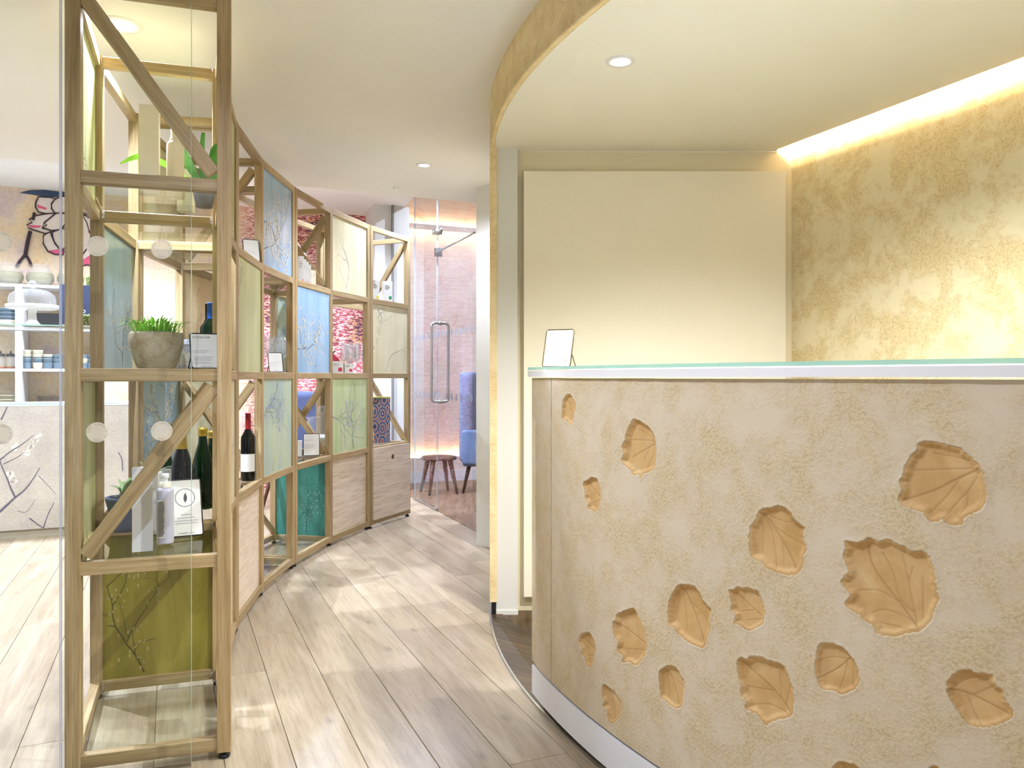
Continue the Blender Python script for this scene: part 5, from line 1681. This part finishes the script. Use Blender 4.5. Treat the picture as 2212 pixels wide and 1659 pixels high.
# last unit
carton(px(810, 6.18, 3), math.radians(30), .055, .05, .165, 'white carton with yellow mark on the last unit', PAPER, plain('yellow mark', S(236, 214, 60), .5))
carton(px(836, 6.26, 3), math.radians(30), .070, .06, .165, 'white carton with green mark on the last unit', PAPER, plain('green mark', S(40, 140, 90), .5))
t = empty('tissue_box_cover', bayp(6, .64, .34, 1), math.radians(26))
tag(t, 'blue paisley patterned fabric box with white beaded edge in the last unit', 'box')
M = WM[t]
put('box_body', MB().box(-.072, .072, -.05, .05, 0, .36).mesh('box_body'), t, M, PAISLEY)
put('rim', MB().box(-.075, .075, -.053, .053, .358, .368).mesh('rim'), t, M, plain('lime rim', S(196, 200, 96), .5))
bd = MB()
for k in range(22): bd.lathe([(.0045 * math.sin(j * PI / 4) + .0001, -.0045 * math.cos(j * PI / 4)) for j in range(5)], 6, (-.074 + .010 * math.sin(k * .5), -.053, .012 + k * .0155))
put('beaded_edge', bd.mesh('beaded_edge'), t, M, WHITEC)['kind'] = 'stuff'


# ------------------------------------------------------------------ cafe at the left: flower mural, shelves, cake counter
def uz(x, y, v=0.0):
    """picture column/row -> (u, z) on the plane at distance v from the mural wall"""
    m = (x - CX) / FPX
    w = W0 + Vector((by_, -bx_, 0)) * v
    u = -(w.x - m * w.y) / (bx_ - m * by_)
    Y = w.y + u * by_
    return u, CAMZ - (y - HY) / FPX * Y


mural = empty('flower_mural', wallp(-2.9, 0.002, 0))
tag(mural, 'large white and pink blossom painted on the cafe wallpaper', 'mural')
Mw = wall_m(0, 0.0, 0)
PETAL = plain('petal paint', S(240, 226, 214), .7, var=.05)
PINKP = plain('petal pink', S(226, 96, 130), .7, var=.1, scale=30)
LINE = plain('mural outline', S(62, 44, 56), .7)
NAVYP = plain('mural leaf', S(58, 74, 104), .7, var=.2, scale=30)
zz2 = lambda p: uz(p[0] / 3.95, 400 + p[1] / 3.95)
PET = [[(330, 100), (430, 105), (470, 120), (440, 160), (440, 200), (470, 240), (390, 245), (330, 230), (305, 190), (305, 150)],
       [(470, 120), (540, 95), (640, 120), (690, 200), (640, 250), (560, 240), (470, 240), (440, 200), (440, 160)],
       [(250, 295), (310, 260), (400, 245), (480, 240), (380, 320), (400, 340), (360, 370), (440, 390), (390, 415), (310, 390), (250, 370), (230, 340), (275, 320)],
       [(480, 240), (560, 240), (560, 330), (520, 380), (440, 390), (360, 360), (380, 320)],
       [(450, 400), (530, 370), (560, 380), (560, 530), (520, 560), (470, 500), (450, 450)],
       [(430, 400), (460, 480), (520, 560), (550, 560), (540, 595), (470, 590), (410, 565), (370, 500), (370, 430)],
       [(560, 240), (720, 240), (870, 300), (870, 480), (760, 520), (700, 600), (560, 560)],
       [(700, 600), (760, 520), (870, 480), (900, 600), (870, 640), (800, 690), (740, 680), (700, 690), (640, 640)]]
PKS = [[(318, 165), (400, 195), (395, 210), (325, 195)], [(240, 340), (350, 345), (340, 365), (265, 365)], [(405, 560), (545, 540), (540, 595), (470, 590), (415, 575)], [(700, 640), (780, 590), (830, 650), (800, 690), (740, 680), (705, 688)], [(745, 400), (790, 370), (860, 340), (865, 360), (790, 420)]]
dep_ = -0.0015
for i, pp in enumerate(PET):
    q = [zz2(p) for p in pp]
    po = put('petal', MB().add([(u, dep_ - i * .0002, z) for u, z in q], [tuple(range(len(q)))[::-1]]).mesh('petal'), mural, Mw, PETAL)
    put('petal_outline', MB().tube([(u, dep_ - .0065, z) for u, z in q], .0065, 5, closed=True).mesh('petal_outline'), po, Mw, LINE)
for pp in PKS:
    q = [zz2(p) for p in pp]
    put('pink_tip', MB().add([(u, -.0036, z) for u, z in q], [tuple(range(len(q)))[::-1]]).mesh('pink_tip'), mural, Mw, PINKP)
q = [zz2(p) for p in [(165, 65), (250, 42), (380, 40), (545, 60), (700, 70), (700, 110), (545, 95), (450, 105), (350, 95), (230, 75)]]
put('dark_leaf', MB().add([(u, -.003, z) for u, z in q], [tuple(range(len(q)))[::-1]]).mesh('dark_leaf'), mural, Mw, NAVYP)
for pl, r_ in (([(295, 235), (285, 300)], .012), ([(262, 395), (240, 480), (220, 590)], .016), ([(220, 590), (170, 650), (140, 700)], .012), ([(220, 590), (255, 650), (270, 690)], .012),
               ([(700, 250), (780, 290), (850, 380)], .004), ([(700, 250), (800, 270), (870, 330)], .004), ([(700, 250), (740, 320), (770, 420)], .004)):
    q = [zz2(p) for p in pl]
    put('stem', MB().tube([(u, -.001 - r_, z) for u, z in q], r_, 6).mesh('stem'), mural, Mw, LINE)

# white wall shelving
wsh = empty('wall_shelving', wallp(-2.9, 0.2, 0))
tag(wsh, 'white open shelving with jars, cups and plates against the mural wall', 'shelving')
ush0, udiv, ush1 = -4.3, uz(40, 797, .35)[0], uz(214, 700, .35)[0]
SH = [0.10, 0.50, 0.845, 1.205, 1.565, 1.935]
for u in (ush0, udiv - .42, udiv - .013, udiv + .013, ush1):
    put('upright', MB().box(u - .012, u + .012, -.35, -.01, 0.0, SH[-1] + .012).mesh('upright'), wsh, Mw, WHITEG)
for (ua, ub) in ((ush0, udiv - .013), (udiv + .013, ush1)):
    for z in SH:
        put('shelf_board', MB().box(ua + .012, ub - .012, -.345, -.01, z - .012, z + .012).mesh('shelf_board'), wsh, Mw, WHITEG)


def shelfp(x, v, si):
    u = uz(x, 800, v)[0]
    p = wallp(u, v, SH[si] + .0125)
    return p


JARP = [(.058, 0), (.075, .004), (.108, .05), (.112, .085), (.095, .130), (.072, .155), (.070, .172), (.080, .185), (.078, .19)]
HERBP = [(0.0001, .004), (.070, .006), (.104, .05), (.108, .085), (.098, .115), (.06, .118), (.0001, .112)]
jar_me = MB().lathe(JARP, 30).mesh('jar_glass'); jar_me.materials.append(CLEARG)
herb_me = MB().lathe(HERBP, 30).mesh('dried_herbs'); herb_me.materials.append(HERB)
for x, nm in ((20, 'big glass jar of dried herbs at the left edge on white shelving'), (87, 'big glass jar of dried herbs right of the edge one on white shelving'), (153, 'big glass jar of dried herbs half hidden behind the near oak post')):
    L = shelfp(x, .2, 5)
    t = empty('herb_jar', L)
    tag(t, nm, 'jar', 'herb jars on top of the white shelving')
    put('jar_glass', jar_me, t, WM[t])
    put('dried_herbs', herb_me, t, WM[t])


def trailing(loc, label, sd, drop):
    t = empty('trailing_plant', loc)
    tag(t, label, 'potted plant')
    M = WM[t]
    lathe_part('pot', [(0.0001, 0), (.032, 0), (.042, .075), (.044, .08), (.038, .078), (.0001, .07)], t, M, TERRA, 20)
    rng = random.Random(sd)
    mb = MB()
    for k in range(46):
        a = rng.uniform(0, 2 * PI)
        d_ = rng.uniform(.03, drop)
        r1 = rng.uniform(.04, .062)
        n_ = 3 + int(d_ / .012)
        for j in range(n_):
            z = .085 - d_ * j / n_
            c_ = Vector((r1 * math.cos(a) + rng.uniform(-.006, .006), r1 * math.sin(a) + rng.uniform(-.006, .006), z))
            s_ = rng.uniform(.004, .0075)
            mb.add([c_ + Vector((s_, 0, 0)), c_ + Vector((0, s_ * .6, s_ * .6)), c_ + Vector((-s_, 0, 0)), c_ + Vector((0, -s_ * .6, -s_ * .6)), c_ + Vector((0, -s_ * .5, s_ * .7))], [(0, 1, 4), (1, 2, 4), (2, 3, 4), (3, 0, 4), (3, 2, 1, 0)])
    for k in range(60):
        a = rng.uniform(0, 2 * PI)
        rr = .05 * math.sqrt(rng.random())
        c_ = Vector((rr * math.cos(a), rr * math.sin(a), .082 + rng.random() * .012))
        s_ = rng.uniform(.004, .008)
        mb.add([c_ + Vector((s_, 0, 0)), c_ + Vector((0, s_, 0)), c_ + Vector((-s_, 0, 0)), c_ + Vector((0, -s_, 0)), c_ + Vector((0, 0, s_))], [(0, 1, 4), (1, 2, 4), (2, 3, 4), (3, 0, 4), (3, 2, 1, 0)])
    put('foliage', mb.mesh('foliage'), t, M, TRAIL)['kind'] = 'stuff'


trailing(shelfp(203, .25, 5), 'trailing green plant on top of the white shelving', 5, .16)

# cups in stacks, bowls and plates
CUPP = [(0.0001, .002), (.026, 0), (.036, .008), (.041, .048), (.042, .052), (.0395, .051), (.034, .010), (.0001, .006)]
cup_b = MB().lathe(CUPP, 18).mesh('cup'); cup_b.materials.append(CUPB)
cup_c = MB().lathe(CUPP, 18).mesh('cup'); cup_c.materials.append(CUPC)
stack_n = ['leftmost', 'second', 'third', 'fourth', 'fifth', 'sixth']
for i, (x, seq) in enumerate(((57, 'bbcc'[:4]), (82, 'cbcc'), (104, 'bbc'), (125, 'bbb'), (181, 'bcb'), (199, 'bbb'))):
    L = shelfp(x, .26, 3)
    for j, c in enumerate(seq):
        o = put('cup', cup_b if c == 'b' else cup_c, None, T(L.x, L.y, L.z + j * .037))
        tag(o, f'{"blue-grey" if c == "b" else "cream"} ceramic cup, {ordn[j]} from the bottom in the {stack_n[i]} stack on the white shelf', 'cup', 'stacked ceramic cups')
PLP = [(0.0001, .002), (.06, 0), (.075, .003), (.105, .014), (.106, .016), (.104, .0155), (.072, .006), (.0001, .005)]
plate_me = MB().lathe(PLP, 26).mesh('plate'); plate_me.materials.append(PLATE)
L = shelfp(106, .20, 2)
pn_ = ['bottom', 'second', 'third', 'fourth', 'fifth', 'sixth', 'seventh', 'eighth', 'ninth', 'tenth', 'top']
for j in range(11):
    o = put('plate', plate_me, None, T(L.x, L.y, L.z + j * .0105))
    tag(o, f'brown stoneware plate, {pn_[j]} of the low stack beside the cake counter' if j in (0, 10) else f'brown stoneware plate, {pn_[j]} from the bottom of the low stack', 'plate', 'stack of stoneware plates')
L = shelfp(183, .14, 3)
for j in range(9):
    o = put('plate', plate_me, None, T(L.x, L.y, L.z + j * .0105 + (0 if j == 0 else .0)))
    tag(o, f'brown stoneware plate, {pn_[j]} from the bottom of the stack behind the blue cups' if j else 'brown stoneware plate, lowest in the stack behind the blue cups', 'plate', 'stack of plates behind the cups')
BOWLP = [(0.0001, .003), (.04, 0), (.07, .018), (.088, .055), (.09, .06), (.086, .058), (.066, .022), (.0001, .010)]
bowl_b = MB().lathe(BOWLP, 24).mesh('bowl'); bowl_b.materials.append(CUPB)
bowl_c = MB().lathe(BOWLP, 24).mesh('bowl'); bowl_c.materials.append(CUPC)
L = shelfp(16, .24, 4)
for j in range(4):
    o = put('bowl', bowl_b if j > 0 else bowl_c, None, T(L.x, L.y, L.z + j * .034))
    tag(o, f'{"blue-grey" if j else "cream"} bowl, {ordn[j]} from the bottom of the stack at the left edge', 'bowl', 'bowls at the left edge')
L = shelfp(17, .24, 2)
for j in range(3):
    o = put('bowl', bowl_c, None, T(L.x, L.y, L.z + j * .036))
    tag(o, f'greenish cream bowl, {ordn[j]} from the bottom of the low stack at the left edge', 'bowl', 'low bowls at the left edge')
L = shelfp(201, .24, 4)
for j in range(3):
    o = put('bowl', bowl_b, None, T(L.x, L.y, L.z + j * .034) @ Matrix.Scale(.7, 4))
    tag(o, f'small blue-grey bowl, {ordn[j]} from the bottom beside the slate board', 'bowl', 'small bowls beside the slate board')
for i, x in enumerate((2, 23)):
    L = shelfp(x, .26, 3)
    t = empty('coffee_press', L)
    tag(t, f'small glass coffee press with dark band on the white shelf, {ordn[i]} from the left', 'coffee press', 'glass coffee presses')
    lathe_part('beaker', [(0.0001, .01), (.03, .01), (.032, .013), (.032, .12)], t, WM[t], CLEARG, 16)
    lathe_part('metal_band', [(.033, .095), (.033, .115)], t, WM[t], BLACK, 16)
    lathe_part('base_ring', [(.0001, 0), (.034, 0), (.034, .02), (.0325, .02)], t, WM[t], TERRA, 16)
    lathe_part('lid', [(.034, .118), (.034, .126), (.006, .132), (.006, .15), (.0001, .152)], t, WM[t], BLACK, 16)
t = empty('black_crate', shelfp(112, .20, 4), GA)
tag(t, 'flat black box standing in the white shelving behind the cake dome', 'box')
put('box_body', MB().box(-.125, .125, -.08, .08, 0, .125).mesh('box_body'), t, WM[t], BLACK)
put('rim', MB().box(-.127, .127, -.082, .082, .120, .128).mesh('rim'), t, WM[t], BLACK)

# cake counter
V1, V0 = 1.73, 1.05
ue0, ue1 = -4.6, uz(258, 870, 1.73)[0]
cnt = empty('cake_counter', wallp(-2.9, 1.4, 0))
tag(cnt, 'pale cafe counter painted with bare blossom branches, glass display on top', 'counter')
arc = [(ue1 + .10 * math.sin(a), -V1 + .10 - .10 * math.cos(a)) for a in np.linspace(0, PI / 2, 10)]
cp_ = [(ue0, -V1)] + arc + [(ue1 + .10, -V0), (ue0, -V0)]
put('counter_front', MB().prism(cp_, 0.058, 0.935).mesh('counter_front'), cnt, Mw, CNTFR)
put('kick', MB().prism([(ue0, -V1 + .02), (ue1, -V1 + .02), (ue1 + .08, -V1 + .1), (ue1 + .08, -V0 - .02), (ue0, -V0 - .02)], 0, 0.058).mesh('kick'), cnt, Mw, plain('greige kick', S(176, 168, 146), .5))
put('worktop', MB().prism(cp_, 0.937, 0.950).mesh('worktop'), cnt, Mw, WHITEG)
put('worktop_edge', MB().box(ue0, ue1, -V1 - .003, -V1, 0.950, 0.958).mesh('worktop_edge'), cnt, Mw, GEDGE)
rng = random.Random(21)
ln, dt = [], []
zz3 = lambda p: uz(p[0] / 3.95, 800 + p[1] / 3.95, V1)
for pl, w0, w1 in (([(0, 1205), (60, 1150), (130, 1085), (210, 1020), (280, 930), (340, 830)], .018, .005), ([(130, 1085), (90, 1000), (60, 920), (20, 830), (0, 770)], .012, .007),
                   ([(0, 765), (80, 700), (160, 650), (230, 600), (290, 550)], .010, .003), ([(30, 800), (150, 740), (200, 700)], .006, .003), ([(10, 420), (50, 340), (60, 310)], .01, .006),
                   ([(250, 1260), (330, 1320), (370, 1345)], .008, .006), ([(370, 1345), (410, 1230), (460, 1130)], .008, .004), ([(330, 900), (400, 970), (480, 1060)], .004, .002), ([(150, 1200), (230, 1205), (300, 1100)], .004, .002),
                   ([(-60, 1240), (0, 1205)], .02, .018), ([(1010, 700), (1040, 760), (1045, 860)], .008, .006)):
    q = [zz3(p) for p in pl]
    q = catmull(q, 5, False)
    ln.append([(u, z, w0 + (w1 - w0) * i / (len(q) - 1)) for i, (u, z) in enumerate(q)])
br, _ = paint_mesh(ln, [], 9, 9, ((-V1 - .0012, -1),), rng)
put('painted_branches', br.mesh('painted_branches'), cnt, Mw, plain('grey branch paint', S(104, 98, 112), .6, var=.25, scale=40))['kind'] = 'stuff'
bl = MB()
for (x, y) in [(100, 940), (270, 640), (250, 670), (300, 610), (215, 700), (130, 660), (90, 900), (110, 960), (60, 550), (330, 560)]:
    for k in range(3):
        u, z = zz3((x + rng.uniform(-25, 25), y + rng.uniform(-25, 25)))
        r = rng.uniform(.012, .022)
        bl.add([(u + r * math.cos(a) * rng.uniform(.7, 1), -V1 - .0009, z + r * math.sin(a) * rng.uniform(.7, 1)) for a in np.linspace(0, 2 * PI, 9)[:-1]], [tuple(range(8))])
put('painted_blossoms', bl.mesh('painted_blossoms'), cnt, Mw, plain('pale blossom paint', S(232, 224, 210), .6))['kind'] = 'stuff'
# glass display case
ucr = uz(205, 705, 1.55)[0]
GC = 0.60
ztop = 1.530
put('case_top', MB().box(ue0, ucr, -1.60, -V0, ztop - .010, ztop).mesh('case_top'), cnt, Mw, SHELFG)
put('case_top_edge', MB().box(ue0, ucr, -1.6015, -1.60, ztop - .010, ztop).mesh('case_top_edge'), cnt, Mw, GEDGE)
put('case_front', MB().box(ue0, ucr, -1.60, -1.594, .951, ztop - .010).mesh('case_front'), cnt, Mw, PANE)
put('case_end', MB().box(ucr - .006, ucr, -1.594, -V0, .951, ztop - .010).mesh('case_end'), cnt, Mw, PANE)
put('case_end_edge', MB().box(ucr, ucr + .0015, -1.602, -1.594, .951, ztop - .010).mesh('case_end_edge'), cnt, Mw, GEDGE)
put('case_shelf', MB().box(ue0, ucr - .01, -1.58, -V0 + .02, 1.295, 1.302).mesh('case_shelf'), cnt, Mw, SHELFG)
put('case_rail', MB().box(ue0, ucr - .01, -1.592, -1.58, 1.48, 1.487).mesh('case_rail'), cnt, Mw, STEEL)
# cake stand with glass dome
cs = wallp(uz(70, 703, 1.36)[0], 1.36, ztop + .0005)
t = empty('cake_stand', cs)
tag(t, 'white footed cake stand on the glass display case', 'cake stand')
lathe_part('pedestal', [(0.0001, 0), (.085, 0), (.082, .004), (.05, .018), (.030, .045), (.026, .09), (.030, .115), (.045, .125)], t, WM[t], WHITEC, 36)
lathe_part('plate', [(.0001, .125), (.15, .126), (.175, .130), (.176, .158), (.172, .158), (.168, .146), (.0001, .144)], t, WM[t], WHITEC, 48)
t = empty('glass_dome', cs + Vector((0, 0, .147)))
tag(t, 'clear glass dome with round knob covering the cake stand', 'cake dome')
lathe_part('dome', [(.160, 0), (.160, .05), (.150, .085), (.115, .115), (.07, .130), (.012, .135)], t, WM[t], CLEARG, 48)
lathe_part('knob', [(.012, .135), (.014, .142), (.028, .155), (.032, .17), (.026, .186), (.012, .196), (.0001, .198)], t, WM[t], CLEARG, 24)
# slate board, small plant, napkins, papers
bp = wallp(uz(196, 705, 1.15)[0] - .02, 1.15, ztop + .0005)
t = empty('slate_board', bp, GA)
tag(t, 'navy slate chalkboard standing in a wooden foot on the glass case', 'chalkboard')
M = WM[t]
bw, bh = .20, .345
pts = [(-bw, 0.02), (0.045, 0.02), (.045, bh - .03)] + [(.045 - .05 * (1 - math.cos(a)), bh - .03 + .03 * math.sin(a)) for a in np.linspace(0, PI / 2, 6)] + [(-bw, bh)]
mb = MB()
n = len(pts)
mb.add([(x, -.005, z) for x, z in pts] + [(x, .005, z) for x, z in pts], [tuple(range(n)), tuple(range(n, 2 * n))[::-1]] + [(i, n + i, n + (i + 1) % n, (i + 1) % n) for i in range(n)])
put('board', mb.mesh('board'), t, M, SLATE)
put('wood_foot', MB().box(-.18, .06, -.03, .03, 0, .03).mesh('wood_foot'), t, M, OAK)
put('hanging_hole', MB().lathe([(.0001, 0), (.016, 0)], 20, smooth=False).mesh('hanging_hole'), t, M @ Matrix.Translation((-.055, -.0056, bh - .065)) @ Matrix.Rotation(PI / 2, 4, 'X'), PETAL)
tx = MB()
for (b_, x_, z_, s_) in (('<', -.075, .215, .05), ('-', -.075, .175, .05), ('o', -.045, .125, .055), ('s!', -.02, .08, .05)):
    text_mb(b_, s_, 'LEFT', tx, (x_, -.0058, z_))
put('chalk_writing', tx.mesh('chalk_writing'), t, M, CHALK)['kind'] = 'stuff'
trailing(wallp(uz(186, 705, 1.4)[0], 1.4, ztop + .0005), 'trailing green plant in front of the slate board', 12, .08)
t = empty('napkin_stack', wallp(uz(8, 703, 1.35)[0], 1.35, ztop + .0005), GA)
tag(t, 'loose cream napkins beside the cake stand at the left edge', 'napkins')
for k in range(4):
    put('napkin', MB().add([(-.08 + .01 * k, -.07, .002 * k), (.08, -.07 + .01 * k, .002 * k + .004), (.075, .07, .002 * k + .012 * (k % 2)), (-.075, .065, .002 * k)], [(0, 1, 2, 3)]).mesh('napkin'), t, WM[t] @ Matrix.Rotation(.2 * k, 4, 'Z'), IVORY)
t = empty('menu_sheets', wallp(uz(70, 860, 1.66)[0], 1.66, .9505), GA)
tag(t, 'white menu sheets lying along the counter top', 'paper')
for k in range(5):
    put('sheet', MB().box(-.36 + .14 * k, -.1 + .14 * k, -.05, .045, .0012 * k, .0012 * k + .001).mesh('sheet'), t, WM[t] @ Matrix.Rotation(.05 * (k - 2), 4, 'Z'), PAPER)


# ------------------------------------------------------------------ armchairs beyond the shelving
def armchair(loc, rz, w, hb, mat, label, legs=WALNUT):
    t = empty('armchair', loc, rz)
    tag(t, label, 'armchair', 'blue armchairs')
    M = WM[t]

    def pad(x0, x1, y0, y1, z0, z1, nm, c=0.03):
        bm = bmesh.new()
        bmesh.ops.create_cube(bm, size=1)
        for v in bm.verts: v.co = Vector(((x0 + x1) / 2 + v.co.x * (x1 - x0), (y0 + y1) / 2 + v.co.y * (y1 - y0), (z0 + z1) / 2 + v.co.z * (z1 - z0)))
        bmesh.ops.bevel(bm, geom=list(bm.edges), offset=c, segments=3, affect='EDGES', profile=.6)
        me = bpy.data.meshes.new(nm)
        bm.to_mesh(me)
        bm.free()
        for p in me.polygons: p.use_smooth = True
        put(nm, me, t, M, mat)

    pad(-w / 2, w / 2, -.30, .30, .26, .44, 'seat')
    pad(-w / 2, w / 2, .20, .34, .30, hb, 'backrest', .05)
    pad(-w / 2 - .03, -w / 2 + .07, -.28, .30, .28, .62, 'armrest')
    pad(w / 2 - .07, w / 2 + .03, -.28, .30, .28, .62, 'armrest')
    for sx in (-1, 1):
        for sy in (-1, 1):
            put('leg', MB().tube([(sx * (w / 2 - .05), sy * .24, .28), (sx * (w / 2 + .0), sy * .29, 0.0)], .018, 8, radii=[.022, .012]).mesh('leg'), t, M, legs)


armchair((-1.80, 7.05, 0), math.radians(160), .62, 1.02, NAVY, 'navy blue armchair beyond the oak shelving')
armchair((-0.14, 7.92, 0.004), math.radians(80), .60, 1.19, BLUECH, 'high-backed sky blue armchair behind the glass door')
t = empty('low_stool', (-0.72, 7.70, 0.004), GA)
tag(t, 'low stool with tapered walnut legs behind the glass door', 'stool')
put('seat', MB().lathe([(.0001, .33), (.17, .33), (.18, .345), (.17, .36), (.0001, .362)], 24).mesh('seat'), t, WM[t], WALNUT)
for k in range(4):
    a = PI / 4 + k * PI / 2
    put('leg', MB().tube([(.12 * math.cos(a), .12 * math.sin(a), .335), (.20 * math.cos(a), .20 * math.sin(a), 0)], .02, 8, radii=[.026, .014]).mesh('leg'), t, WM[t], WALNUT)
